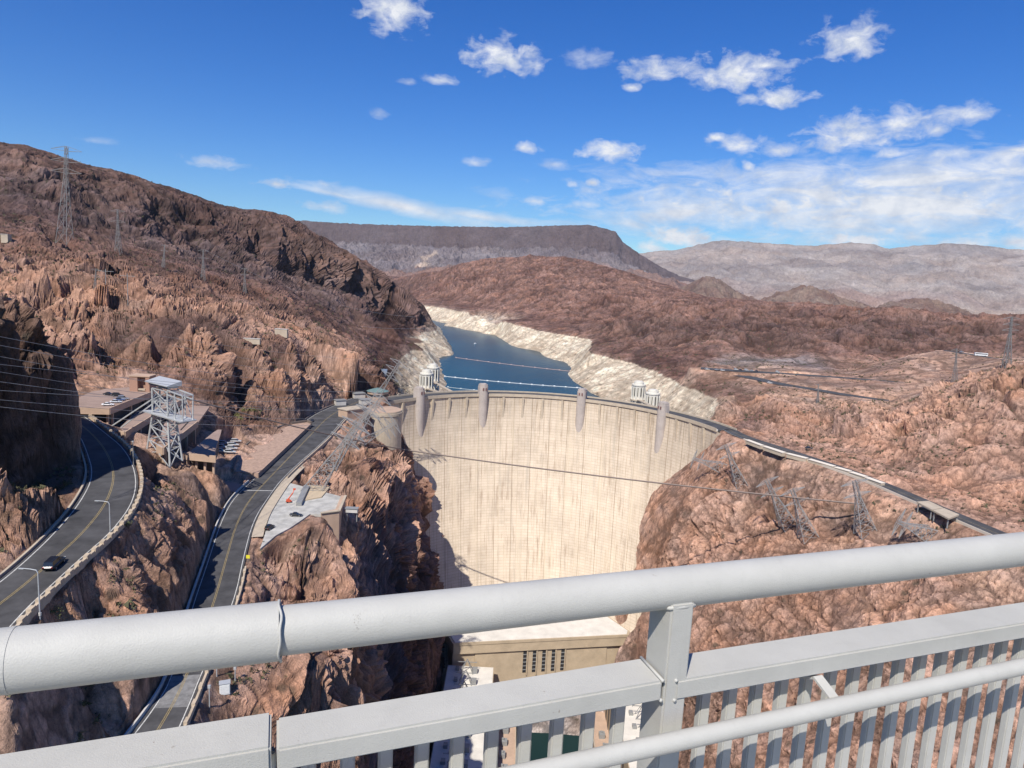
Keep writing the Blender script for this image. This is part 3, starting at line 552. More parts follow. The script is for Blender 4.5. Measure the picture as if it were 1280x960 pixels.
# ------------------------------------------------------------------ far country
def ridge(name, sky, y_off, foot_drop, seed, cols, prof, gully=1.0, n=900, m=220, gs=1/420):
    """a long hill: crest through the given (px, px, range) points, falling towards the viewer by prof(t)"""
    C = np.array([PY(u, v, y) for u, v, y in sky]); C = resample(C, 1); C = C[np.linspace(0, len(C)-1, n).astype(int)]
    t = np.concatenate([np.linspace(-.35, 0, 14)[:-1], np.linspace(0, 1, m)]); 
    co = np.zeros((n, len(t), 3), np.float32); hh = np.zeros((n, len(t)), np.float32)
    dirs = -C[:, :2]/np.linalg.norm(C[:, :2], axis=1, keepdims=True)
    for j, tt in enumerate(t):
        f = abs(tt); co[:, j, :2] = C[:, :2]+dirs*(y_off*tt); hh[:, j] = prof(f)
        co[:, j, 2] = C[:, 2]-(C[:, 2]-foot_drop)*prof(f)
    p = co.reshape(-1, 3); tt = np.broadcast_to(t[None], (n, len(t))).ravel()
    w_ = smooth01(np.abs(tt)/.12)*smooth01((1.05-np.abs(tt))/.3)
    s_ = np.array([1, .45, .3], np.float32)
    dz = fbm(p*s_, gs, 7, seed, True, .57)*w_*gully*.9+fbm(p, gs*4, 4, seed+5)*gully*.18
    p = p.copy(); p[:, 2] += dz
    c = cols(p, tt, dz)
    o = gridmesh(name, p, n, len(t), FARROCK, np.clip(c, .02, .9), smooth=True); tag(o, kind='structure'); return o
def cmix(a, b, t): return np.array(a)*(1-t[:, None])+np.array(b)*t[:, None]
def col_mtn(p, t, dz):
    k = smooth01(fbm(p, 1/900, 4, 5)*.8+.45); c = cmix((.39, .34, .305), (.27, .24, .228), k); 
    r = smooth01((t-.62)/.2)*smooth01(fbm(p, 1/1200, 3, 15)*1.2+.25); c = c*(1-r[:, None])+np.array((.35, .26, .225))*r[:, None]
    s = smooth01((t-.80)/.12); c = c*(1-s[:, None])+np.array((.46, .385, .315))*s[:, None]
    return c*(1+.15*fbm(p, 1/150, 4, 25)[:, None])
ridge('far_mountains', [(690, 330, 9800), (760, 322, 9600), (800, 317, 9500), (850, 311, 9400), (890, 302, 9300), (905, 300, 9300), (930, 302, 9200), (980, 306, 9100), (1020, 307, 9000), (1060, 303, 9000), (1090, 305, 8900), (1112, 311, 8900), (1150, 307, 8700), (1190, 304, 8600), (1225, 306, 8600), (1260, 311, 8500), (1300, 314, 8400), (1500, 322, 8000)], 4300, 95, 3, col_mtn, lambda f: min(1, f**.62), 75, gs=1/680)
def col_mesa(p, t, dz):
    k = smooth01(fbm(p*np.array([1, 1, .2]), 1/260, 4, 8)*.9+.5); c = cmix((.235, .205, .205), (.17, .148, .155), k)
    rim = smooth01((.13-np.abs(t))/.05); c = c*(1-rim[:, None])+np.array((.125, .10, .10))*rim[:, None]
    # pale scars down the talus
    for u, w0, t0, t1, col in ((548, 60, .16, .62, (.46, .37, .30)), (640, 130, .42, .52, (.50, .40, .34)), (668, 60, .36, .55, (.5, .4, .34)), (610, 100, .44, .52, (.46, .36, .31)), (775, 330, .34, .62, (.42, .27, .22)), (470, 120, .55, .75, (.4, .3, .25))):
        x0 = PY(u, 310, 6600)[0]; m = smooth01((w0-np.abs(p[:, 0]-x0+60*fbm(p, 1/200, 3, 4)))/40)*smooth01((t-t0)/.06)*smooth01((t1-t)/.08)*smooth01(.9+1.0*fbm(p, 1/120, 3, 14)); c = c*(1-m[:, None])+np.array(col)*m[:, None]
    r = smooth01((t-.62)/.12)[:, None]; c = c*(1-r)+np.array((.30, .20, .165))*r
    return c*(1+.12*fbm(p, 1/80, 4, 35)[:, None])
ridge('table_mountain', [(250, 274, 6900), (330, 275, 6900), (384, 276, 6900), (410, 278, 6880), (450, 280, 6850), (520, 282, 6800), (560, 283, 6750), (640, 284, 6700), (690, 282, 6650), (735, 281, 6600), (750, 284, 6600), (770, 290, 6600), (778, 302, 6600), (800, 318, 6600), (825, 333, 6600), (850, 345, 6550), (880, 354, 6500), (930, 364, 6400)], 2600, 140, 9, col_mesa, lambda f: min(1, (.32*smooth01(np.float64(f)/.09)+.68*max(0, (f-.06)/.94)**.72)), 34, n=1100, m=220, gs=1/150)
def col_hill(p, t, dz): return cmix((.25, .185, .145), (.19, .125, .10), smooth01(fbm(p, 1/120, 4, 6)+.5))*(1+.1*fbm(p, 1/30, 3, 9)[:, None])
ridge('far_hill', [(925, 392, 3900), (955, 376, 3900), (980, 365, 3900), (1005, 359, 3900), (1030, 362, 3900), (1055, 376, 3900), (1085, 388, 3900), (1110, 398, 3900)], 500, 150, 13, col_hill, lambda f: f**.8, 26, 260, 60, 1/140)
ridge('far_hill', [(820, 372, 4300), (850, 360, 4300), (870, 351, 4300), (882, 345, 4300), (900, 349, 4300), (925, 368, 4300), (950, 380, 4300)], 400, 150, 17, col_hill, lambda f: f**.8, 22, 220, 50, 1/140)
ridge('far_hill', [(1080, 398, 4200), (1105, 382, 4200), (1130, 376, 4200), (1160, 375, 4200), (1190, 384, 4200), (1215, 396, 4200), (1240, 402, 4200)], 500, 150, 19, col_hill, lambda f: f**.8, 22, 240, 50, 1/140)
ridge('far_hill', [(430, 372, 5200), (480, 345, 5200), (520, 338, 5200), (580, 336, 5000), (640, 340, 5000), (720, 338, 5000), (800, 340, 5000), (860, 358, 4900), (900, 372, 4800)], 1200, 110, 23, lambda p, t, dz: cmix((.30, .19, .15), (.2, .14, .12), smooth01(fbm(p, 1/200, 4, 6)+.5)), lambda f: f**.8, 40, 400, 80, 1/260)
# plain that reaches the horizon
pl = MB(); pl.add([(-40000, 2500, 90), (40000, 2500, 90), (40000, 45000, 90), (-40000, 45000, 90)], [(0, 1, 2, 3)]); tag(pl.build('plain', mat('desert plain', (.36, .28, .22), .95, var=.2, vscale=.002)), kind='structure')

# ================================================================== water
def water_mat(name, deep, rip=.12, scale=.25):
    m = bpy.data.materials.new(name); m.use_nodes = True; w = NT(m.node_tree)
    b = w.new('ShaderNodeBsdfPrincipled', i_Roughness=.22); b.inputs['Specular IOR Level'].default_value = .08; o = w.new('ShaderNodeOutputMaterial'); w.link(b.outputs[0], o.inputs[0])
    g = w.new('ShaderNodeNewGeometry').outputs['Position']
    n = w.noise(w.mapping(g, (1, .35, 1)), .008, 5, .6); n2 = w.noise(w.mapping(g, (1, .25, 1)), scale, 5, .6)
    c = w.mix(w.ramp(n, [(.35, 0.0), (.7, 1.0)]), deep+(1,), tuple(x*1.7 for x in deep)+(1,)); w.link(c, b.inputs['Base Color'])
    b.inputs['IOR'].default_value = 1.33
    bn = w.new('ShaderNodeBump', i_Strength=rip, i_Distance=1.0); w.link(n2, bn.inputs['Height']); w.link(bn.outputs[0], b.inputs['Normal'])
    return m
mb = MB(); mb.add([(-900, 578, 145), (400, 578, 145), (400, 3600, 145), (-900, 3600, 145)], [(0, 1, 2, 3)]); tag(mb.build('lake', water_mat('lake water', (.004, .034, .05), .35, .12)), kind='structure')
mb = MB(); mb.add([(2, -60, 0), (72, -60, 0), (72, 432, 0), (2, 432, 0)], [(0, 1, 2, 3)]); tag(mb.build('river', water_mat('river water', (.008, .022, .022), .1, .5)), kind='structure')

# ================================================================== concrete dam
def dam_mat():
    m = bpy.data.materials.new('dam concrete'); m.use_nodes = True; w = NT(m.node_tree)
    b = w.new('ShaderNodeBsdfPrincipled', i_Roughness=.9); o = w.new('ShaderNodeOutputMaterial'); w.link(b.outputs[0], o.inputs[0]); b.inputs['Specular IOR Level'].default_value = .15
    uv = w.new('ShaderNodeTexCoord').outputs['UV']
    br = w.new('ShaderNodeTexBrick', offset=0.0, i_Scale=1.0, i_Mortar_Size=.16, i_Mortar_Smooth=.6, i_Brick_Width=5.2, i_Row_Height=2.3, i_Bias=0.0)
    br.inputs['Color1'].default_value = (.575, .478, .368, 1); br.inputs['Color2'].default_value = (.53, .438, .333, 1); br.inputs['Mortar'].default_value = (.40, .315, .225, 1); w.link(uv, br.inputs['Vector'])
    br2 = w.new('ShaderNodeTexBrick', offset=0.0, i_Scale=1.0, i_Mortar_Size=.22, i_Mortar_Smooth=.4, i_Brick_Width=15.0, i_Row_Height=900.0)
    br2.inputs['Color1'].default_value = (1, 1, 1, 1); br2.inputs['Color2'].default_value = (.95, .95, .95, 1); br2.inputs['Mortar'].default_value = (.42, .37, .31, 1); w.link(uv, br2.inputs['Vector'])
    c = w.mix(1.0, br.outputs[0], br2.outputs[0], 'MULTIPLY')
    n1 = w.noise(uv, .03, 6, .65); c = w.mix(1.0, c, w.ramp(n1, [(.3, .80), (.5, 1.0), (.72, 1.12)]), 'MULTIPLY')
    # rust and mineral streaks running down
    st = w.noise(w.mapping(uv, (.42, .028, 1)), 1.0, 6, .72); sel = w.noise(w.mapping(uv, (.05, .045, 1), (5, 2, 0)), 1.0, 3, .5)
    f = w.math('MULTIPLY', w.ramp(st, [(.50, 0.0), (.66, 1.0)]), w.ramp(sel, [(.40, 0.0), (.58, 1.0)]))
    c = w.mix(w.math('MULTIPLY', f, .75), c, (.23, .16, .105, 1))
    st2 = w.noise(w.mapping(uv, (.3, .012, 1), (9, 4, 0)), 1.0, 5, .7); c = w.mix(w.ramp(st2, [(.52, 0.0), (.72, .6)]), c, (.31, .27, .215, 1))
    st3 = w.noise(w.mapping(uv, (.16, .01, 1), (2, 7, 0)), 1.0, 5, .7); c = w.mix(w.ramp(st3, [(.52, 0.0), (.68, .6)]), c, (.54, .445, .325, 1))
    w.link(c, b.inputs['Base Color'])
    bn = w.new('ShaderNodeBump', i_Strength=.5, i_Distance=.3); w.link(w.noise(uv, .6, 5, .6), bn.inputs['Height']); w.link(bn.outputs[0], b.inputs['Normal'])
    return m
DAMC = dam_mat()
CONC = mat('pale concrete', (.44, .365, .275), .85, var=.14, vscale=.25, bump=.15, bscale=2); CONC_P = mat('tower concrete', (.41, .355, .315), .85, var=.12, vscale=.2)
CONCG = mat('grey concrete', (.50, .47, .43), .85, var=.16, vscale=.2); WHITEC = mat('white roof', (.62, .58, .51), .8, var=.12, vscale=.15)
ASPH = mat('asphalt', (.064, .062, .063), .9, var=.42, vscale=.16, bump=.2, bscale=3); DARKW = mat('dark opening', (.03, .03, .033), .4, var=.1)
STEEL = mat('galvanised steel', (.50, .51, .51), .5, .35, var=.1); STEELD = mat('weathered steel', (.30, .30, .29), .6, .3, var=.15)
TANC = mat('tan concrete', (.44, .31, .225), .85, var=.12, vscale=.2, bump=.15, bscale=2); BRNC = mat('brown concrete deck', (.30, .215, .175), .85, var=.15, vscale=.2)
PAINTW = mat('white road paint', (.50, .49, .46), .7, var=.35, vscale=1.2); PAINTY = mat('yellow road paint', (.30, .225, .10), .7, var=.35, vscale=1.2)
STONE = mat('stone parapet', (.46, .37, .27), .9, var=.22, vscale=.8, bump=.3, bscale=4); TEAL = mat('verdigris copper roof', (.13, .20, .185), .6, var=.2, vscale=.4)
dam = thing('concrete_dam', 'huge pale concrete arch dam closing the canyon between lake and powerhouse', 'dam', (18, 570, 0))
def par(o): o.parent = dam; o.matrix_parent_inverse = Matrix.Translation((-18, -570, 0)); return o
def build_dam():
    n, zz = 220, np.concatenate([np.linspace(177.6, 100, 60), np.linspace(98, -8, 50)]); ths = np.linspace(math.radians(-74), math.radians(88), n)
    co = np.array([damp(t, z) for t in ths for z in zz]); arc = np.r_[0, np.cumsum([math.hypot(zz[i]-zz[i+1], np.interp(-zz[i+1], [-a for a, b in ZS], [b for a, b in ZS])-np.interp(-zz[i], [-a for a, b in ZS], [b for a, b in ZS])) for i in range(len(zz)-1)])]
    uv = np.array([(t*118, -a) for t in ths for a in arc])
    par(gridmesh('dam_face', co, n, len(zz), DAMC, None, uv))
    def ring(name, m, r0, r1, z0, z1):
        mb = MB(); N = 140; t = np.linspace(math.radians(-74), math.radians(83), N)
        for i, a in enumerate(t):
            R = 118+8*(a/math.radians(86))**4
            mb.v += [(18+(R+r)*math.sin(a), 452+(R+r)*math.cos(a), z) for r, z in ((r0, z0), (r1, z0), (r1, z1), (r0, z1))]
        for i in range(N-1):
            for k in range(4): mb.f.append((i*4+k, i*4+(k+1) % 4, i*4+4+(k+1) % 4, i*4+4+k)); mb.m.append(0)
        mb.f += [(3, 2, 1, 0), tuple((N-1)*4+k for k in range(4))]; mb.m += [0, 0]; return par(mb.build(name, m))
    ring('upstream_face', CONCG, 8, 13.6, 98, 177.6); ring('crest_cornice', CONC, -1.1, 0.3, 177.5, 178.2); ring('crest_road', ASPH, .3, 13.2, 177.6, 179.0)
    ring('parapet', CONC, -1.1, -.6, 178.2, 179.9); ring('parapet', CONC, 13.2, 13.9, 177.4, 180.1); ring('walkway', CONCG, -.6, .3, 178.2, 179.2)
    # pilasters under the crest
    for deg in (-64, -57, -42.5, -35, -27.5, -12, -4, 4, 12, 27.5, 35, 42.5, 49, 62, 69, 76):
        th = math.radians(deg); mb = MB(); prof = [(177, 1.7), (171, 1.7), (160.5, 2.0)]; w_ = .85/118; vs = []
        for z, out in prof:
            base = 0.0 if z > 165 else 0
            s0 = float(np.interp(-z, [-a for a, b in ZS], [b for a, b in ZS])); o_ = max(.05, 1.9-s0+.0)
            for a, b in ((-w_, -.6), (-w_, o_), (w_, o_), (w_, -.6)): vs.append(damp(th+a, z, b))
        for i in range(2):
            for k in range(4): mb.f.append((i*4+k, i*4+(k+1) % 4, i*4+4+(k+1) % 4, i*4+4+k))
        mb.f += [(3, 2, 1, 0), (8, 9, 10, 11)]; mb.v = vs; mb.m = [0]*len(mb.f); par(mb.build('pilaster', CONC))
    for deg, nm, h, lab in ((-48.7, 'crest_tower', 8.0, 'rounded tower nearest the left end of the dam crest'), (-20.5, 'crest_tower', 8.5, 'taller rounded tower on the left half of the crest, lake behind it'), (19.7, 'crest_tower', 8.5, 'rounded tower right of the middle of the crest'), (55, 'crest_tower', 8.0, 'rounded tower beside the right intake towers')):
        th = math.radians(deg); c = np.array(damp(th, 179)); nx, ny = math.sin(th), math.cos(th); tx, ty = ny, -nx
        mb = MB()
        def col(wd, dp, z0, z1, k0=1.0):
            prof = [(-wd, 2.5), (-wd, -dp*.25)]+[(-wd*math.cos(a), -dp*.3-dp*.7*math.sin(a)) for a in np.linspace(.25, math.pi-.25, 9)]+[(wd, -dp*.25), (wd, 2.5)]
            mb.prism([(c[0]+tx*a+nx*b, c[1]+ty*a+ny*b) for a, b in prof], z0, z1)
        col(3.7, 4.6, 148, 179+h-1.6); col(3.3, 4.1, 179+h-1.6, 179+h); col(2.4, 3.2, 179+h, 179+h+.6)
        for s_ in (-1, 0, 1): mb.box((c[0]+tx*2.2*s_+nx*(-3.9+abs(s_)*.9), c[1]+ty*2.2*s_+ny*(-3.9+abs(s_)*.9), 179+h*.5-2), (.5, .9, h+4), -th)
        t_ = par(mb.build(nm, CONC_P)); t_['label'] = lab
        mw = MB()
        for s_ in (-1.15, 1.15): mw.box((c[0]+tx*s_+nx*-4.45, c[1]+ty*s_+ny*-4.45, 179+h-3.6), (1.1, .5, 2.2), -th)
        ww = mw.build('window', mat('bronze relief panel', (.17, .09, .08), .6)); ww.parent = t_
build_dam()
# ================================================================== powerhouse
def frame(origin, ang):  # local to world
    ca, sa = math.cos(ang), math.sin(ang); return lambda x, y, z: (origin[0]+x*ca-y*sa, origin[1]+x*sa+y*ca, z)
ph = thing('powerhouse', 'pale concrete powerhouse across the foot of the dam with five tall slot windows', 'powerhouse', (28, 418, 0))
def pp(o, p, L): o.parent = p; o.matrix_parent_inverse = Matrix.Translation(tuple(-c for c in L)); return o
PHM = mat('powerhouse concrete', (.44, .345, .235), .88, var=.14, vscale=.15, bump=.15, bscale=1)
A0 = np.array(PZ(567, 806, 47)); A1 = np.array(PZ(786, 795, 47)); an = math.atan2(A1[1]-A0[1], A1[0]-A0[0]); wid = math.hypot(*(A1-A0)[:2]); FR = frame(A0, an)
def fbox(mb, x0, x1, y0, y1, z0, z1, mi=0): mb.prism([FR(x0, y0, 0)[:2], FR(x1, y0, 0)[:2], FR(x1, y1, 0)[:2], FR(x0, y1, 0)[:2]], z0, z1, mi)
mb = MB(); mb.prism([FR(x, y, 0)[:2] for x, y in ((0, 0), (wid, 0), (wid+3, 6), (wid-12, 46), (5, 60), (-6, 30))], 40.5, 47); mb.prism([FR(x, y, 0)[:2] for x, y in ((14, 1.2), (wid-14, 1.2), (wid-16, 40), (16, 40))], -6, 40.5)
mb.prism([FR(x, y, 0)[:2] for x, y in ((0, 2), (14, 2), (14, 36), (0, 36))], -6, 40.5); mb.prism([FR(x, y, 0)[:2] for x, y in ((wid-14, 2), (wid, 2), (wid-6, 36), (wid-14, 36))], -6, 40.5)
pp(mb.build('wall', PHM), ph, (28, 418, 0))
mb = MB(); mb.prism([FR(x, y, 0)[:2] for x, y in ((1.2, 1.5), (wid-1.0, 1.5), (wid+1.5, 6.3), (wid-13, 45), (6, 58), (-4.5, 30))], 47, 47.35); pp(mb.build('roof', WHITEC), ph, (28, 418, 0))
mb = MB(); fbox(mb, 0, wid, -.35, .5, 46.4, 48.1); pp(mb.build('cornice', PHM), ph, (28, 418, 0))
for i in range(5):
    x = wid*(.402+.0545*i); mb = MB(); fbox(mb, x-1.1, x+1.1, .95, 1.6, 25, 39.5); fr_ = pp(mb.build('window', DARKW), ph, (28, 418, 0))
    
    for z in (27, 29.6, 32.2, 34.8, 37.4): mb = MB(); fbox(mb, x-1.15, x+1.15, .75, .94, z-.25, z+.25); q = mb.build('transom', STEELD, fr_)
    mb = MB(); fbox(mb, x-1.3, x-.2, .95, 1.6, 16, 19.5); pp(mb.build('window', DARKW), ph, (28, 418, 0))
    mb = MB(); fbox(mb, x+1.15, x+1.9, .5, 1.3, 23, 40.3); pp(mb.build('pilaster', PHM), ph, (28, 418, 0))
for x0, x1 in ((.30, .37), (.66, .71)): mb = MB(); fbox(mb, wid*x0, wid*x1, .9, 1.6, 3, 12); pp(mb.build('door', DARKW), ph, (28, 418, 0))
def box_px(mb, u, v, z, d, rz=0, mi=0):
    p = PZ(u, v, z); mb.box((p[0], p[1], z+d[2]/2), d, rz, mi)
rng = random.Random(3)
def wing(name, label, x0, x1, y0, y1, zr, side):
    t = thing(name, label, 'powerhouse', ((x0+x1)/2, (y0+y1)/2, 0)); L = ((x0+x1)/2, (y0+y1)/2, 0)
    mb = MB(); mb.box(((x0+x1)/2, (y0+y1)/2, zr/2), (x1-x0, y1-y0, zr)); pp(mb.build('wall', PHM), t, L)
    mb = MB(); mb.box(((x0+x1)/2, (y0+y1)/2, zr+.15), (x1-x0-.8, y1-y0-.8, .3)); pp(mb.build('roof', WHITEC), t, L)
    mb = MB(); xe = x1 if side < 0 else x0
    for y in np.arange(y0+6, y1-4, 9.0): mb.box((xe, y, zr*.5), (.5, 4, zr*.55))
    pp(mb.build('window', DARKW), t, L)
    for y in np.arange(y0+9, y1-6, 12.0):
        mb = MB(); xx = (x0+x1)/2+side*2
        for k in (-1, 1):
            mb.bar((xx-4, y+k*2.5, zr), (xx, y, zr+9), .35); mb.bar((xx+4, y+k*2.5, zr), (xx, y, zr+9), .35)
        mb.bar((xx-6, y, zr+7), (xx+6, y, zr+7), .35); mb.box((xx+5, y, zr+1.6), (3, 3.4, 3.2)); mb.box((xx-6, y+2, zr+1.1), (2.2, 2.6, 2.2))
        pp(mb.build('takeoff_frame', STEELD), t, L)
    return t
wing('powerhouse_wing', 'long white-roofed powerhouse wing under the shaded left canyon wall', -31, -2, 40, 404, 33, -1)
wing('powerhouse_wing', 'white-roofed powerhouse wing along the sunlit right canyon wall', 69, 93, 40, 404, 33, 1)
for x0, x1, lab in ((-2, 13, 'tan river terrace along the left powerhouse wing'), (59, 69, 'tan river terrace along the right powerhouse wing')):
    t = thing('river_terrace', lab, 'terrace', ((x0+x1)/2, 220, 0)); L = ((x0+x1)/2, 220, 0)
    mb = MB(); mb.box(((x0+x1)/2, 222, 2.5), (x1-x0, 364, 9)); pp(mb.build('deck', TANC), t, L)
    mb = MB(); xe = x1 if x0 < 0 else x0; mb.box((xe, 222, 7.6), (.5, 364, 1.2)); pp(mb.build('parapet', CONC), t, L)
    for y in range(60, 390, 11): mb = MB(); mb.box(((x0+x1)/2+rng.uniform(-2, 2), y, 8.4), (3.4, 3.6, 2.8)); mb.box(((x0+x1)/2, y, 10.2), (1.2, 1.2, 1.4)); pp(mb.build('transformer', STEELD), t, L)
# ================================================================== intake towers
ITK = mat('intake concrete', (.64, .61, .53), .85, var=.1)
def intake(u, vtop, y, label, brid):
    p = PY(u, vtop, y); ztop = p[2]; x = p[0]; t = thing('intake_tower', label, 'tower', (x, y, 122), group=None); L = (x, y, 122)
    mb = MB(); n = 24
    def drum(r, z0, z1, rt_=None):
        poly = [(x+r*math.cos(2*math.pi*k/n), y+r*math.sin(2*math.pi*k/n)) for k in range(n)]; mb.prism(poly, z0, z1)
    drum(5.6, 105, ztop-3.2); drum(6.3, ztop-3.2, ztop-2); drum(4.6, ztop-2, ztop); drum(3.6, ztop, ztop+.9)
    pp(mb.build('shaft', ITK), t, L)
    for k in range(12):
        a = 2*math.pi*(k+.5)/12; mb = MB(); mb.box((x+5.7*math.cos(a), y+5.7*math.sin(a), ztop-8.8), (.62, .9, 8.0), a+math.pi/2); pp(mb.build('window', DARKW), t, L)
        mb = MB(); mb.box((x+6.1*math.cos(a+.26), y+6.1*math.sin(a+.26), (122+ztop-4)/2), (.9, 1.1, ztop-4-122), a+.26+math.pi/2); pp(mb.build('rib', ITK), t, L)
    mb = MB(); drum(7.2, ztop-17.2, ztop-16); pp(mb.build('gallery', CONC), t, L)
    if brid is not None:
        mb = MB(); b = brid; mb.bar((x, y, ztop-16.6), (b[0], b[1], 178.5), 3.4, .8)
        for f in np.linspace(.25, .9, 4): mb.box((x+(b[0]-x)*f, y+(b[1]-y)*f, (ztop-17+150)/2), (1.2, 1.2, ztop-17-150))
        pp(mb.build('access_bridge', CONC), t, L)
    return t
intake(533.5, 463.5, 640, 'nearer white intake tower at the left shore of the lake, behind the dam', damp(math.radians(-34), 179, -13))
intake(541.5, 456, 690, 'farther white intake tower at the left shore, half hidden by the nearer one', damp(math.radians(-30), 179, -13))
intake(799, 477.5, 640, 'left white intake tower of the pair behind the right end of the dam', damp(math.radians(48), 179, -13))
intake(816.5, 488, 605, 'right white intake tower of the pair, close behind the crest', damp(math.radians(53), 179, -13))
# ================================================================== roads
def ribbon(name, P, hwid, m, dz=0.0, off=0.0, kind='structure', parent=None, thick=0):
    P = np.asarray(P, float); T = np.gradient(P[:, :2], axis=0); T /= np.linalg.norm(T, axis=1, keepdims=True)+1e-9; N = np.stack([T[:, 1], -T[:, 0]], 1)
    h = np.broadcast_to(hwid, len(P)); o = np.broadcast_to(off, len(P)); mb = MB()
    for i in range(len(P)):
        for s in (-1, 1): x, y = P[i, :2]+N[i]*(o[i]+s*h[i]); mb.v.append((x, y, P[i, 2]+dz))
    for i in range(len(P)-1): mb.f.append((2*i, 2*i+1, 2*i+3, 2*i+2)); mb.m.append(0)
    q = mb.build(name, m, parent)
    if kind: tag(q, kind=kind)
    return q
def prep(k):
    Q = resample(np.c_[RC[k], HW[k]], 2.0); return Q[:, :3], Q[:, 3]
ROADM = {}
for k in RC:
    P, h = prep(k); ribbon('road', P, h, ASPH, 0); ROADM[k] = (P, h)
def mark(k, off, w, m, name='road_marking', rng_=None, dash=None):
    P, h = ROADM[k]; o = off(h) if callable(off) else np.full(len(P), off); i0, i1 = rng_ or (0, len(P)); i1 = min(i1, len(P))
    if dash:
        for i in range(i0, i1-dash[0], dash[0]+dash[1]): ribbon(name, P[i:i+dash[0]+1], w, m, .012, o[i:i+dash[0]+1])
    else: ribbon(name, P[i0:i1], w, m, .012, o[i0:i1])
for k in ('road1', 'road2'):
    mark(k, lambda h: h-.7, .11, PAINTW); mark(k, lambda h: -h+.7, .11, PAINTW); mark(k, -.18, .07, PAINTY); mark(k, .18, .07, PAINTY)
for k in ('road3', 'road6'): mark(k, lambda h: h-.5, .1, PAINTW); mark(k, 0.0, .09, PAINTY)
def wall_along(name, label, cat, k, side, gap, width, height, m, i0=0, i1=None, cren=None, below=1.5, segs=None, cap=True):
    P, h = ROADM[k]; T = np.gradient(P[:, :2], axis=0); T /= np.linalg.norm(T, axis=1, keepdims=True); N = np.stack([T[:, 1], -T[:, 0]], 1)
    C_ = P[:, :2]+N*(side*(h+gap))[:, None]; i1 = i1 or len(P); c0 = C_[i0]; t = thing(name, label, cat, (c0[0], c0[1], P[i0, 2])); L = (c0[0], c0[1], P[i0, 2])
    mb = MB()
    for i in range(i0, i1-1):
        a, b = C_[i], C_[i+1]; n_ = N[i]*width/2; n2 = N[i+1]*width/2
        mb.prism([tuple(a-n_), tuple(b-n2), tuple(b+n2), tuple(a+n_)], [P[i, 2]-below, P[i+1, 2]-below]*1+[P[i+1, 2]-below, P[i, 2]-below], [P[i, 2]+height, P[i+1, 2]+height, P[i+1, 2]+height, P[i, 2]+height])
    pp(mb.build('wall_body', m), t, L)
    if cren:
        mb = MB()
        for i in range(i0, i1-1, cren): mb.box((C_[i][0], C_[i][1], P[i, 2]+height+.1), (width*1.5, 1.7, .75), math.atan2(T[i][1], T[i][0])-math.pi/2)
        pp(mb.build('coping_blocks', m), t, L)
    return t, C_, N
wall_along('parapet_wall', 'tan stone parapet with raised blocks on the outer edge of the left curving road', 'wall', 'road1', 1, .9, .6, .75, STONE, cren=2, below=16)
wall_along('kerb_wall', 'low pale kerb along the rock side of the left curving road', 'wall', 'road1', -1, .8, .5, .35, CONC, below=1)
wall_along('parapet_wall', 'low tan parapet on the canyon side of the road to the dam, near end', 'wall', 'road2', 1, .6, .5, .8, STONE, i0=8, i1=50, cren=3, below=4)
wall_along('parapet_wall', 'long pale parapet on the canyon side of the road climbing to the dam crest', 'wall', 'road2', 1, 1.2, .6, .95, CONC, i0=98, i1=10000 if False else len(ROADM['road2'][0])-6, below=6)
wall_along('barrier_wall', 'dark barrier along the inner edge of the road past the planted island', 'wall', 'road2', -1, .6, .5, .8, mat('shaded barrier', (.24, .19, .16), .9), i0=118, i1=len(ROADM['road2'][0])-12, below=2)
wall_along('guard_wall', 'guard wall at the foot of the shaded rock left of the road to the dam', 'wall', 'road2', -1, .5, .4, .8, CONCG, i0=6, i1=96, below=2)
# pale pavement beside the lot
P, h = ROADM['road2']; ribbon('pavement', P[62:112], 1.9, CONC, .14, h[62:112]+2.1)
wall_along('kerb_wall', 'thin pale kerb wall along the canyon side of the right-hand road', 'wall', 'road3', 1, .3, .45, .7, mat('pale kerb', (.56, .49, .40), .85), i0=16, i1=110, below=2)
# parapet blocks on the right-hand road
P3, h3 = ROADM['road3']
# roadside blocks: (px from, px to)
for i, (u0, v0, u1, v1) in enumerate([(934, 549, 953, 556), (956, 557, 980, 565), (985, 566, 1009, 572), (1012, 573, 1043, 582), (1045, 583, 1063, 588), (1064, 589, 1083, 595), (1084, 596, 1104, 603)]):
    a = PZ(u0, v0, 182.6); b = PZ(u1, v1, 182.6); d = (b-a)[:2]; ln = np.linalg.norm(d); c = (a+b)/2; ang = math.atan2(d[1], d[0])
    t = thing('parapet_block', ['first pale parapet block beyond the dam on the right-hand road', 'second pale parapet block from the dam end', 'third pale parapet block, past the first dark gap', 'longest pale parapet block in the middle of the row', 'short pale parapet block after the longest one', 'second last pale parapet block of the row', 'last pale parapet block, farthest from the dam'][i], 'wall', (c[0], c[1], 180), ang, 'pale parapet blocks along the right-hand road')
    mb = MB(); mb.box((0, 0, 1.0), (ln, 2.4, 2.2)); mb.build('block', CONC, t); mb = MB(); mb.box((0, 0, 2.25), (ln+.1, 3.0, .3)); mb.build('coping', mat('pale coping', (.70, .62, .51), .85), t)
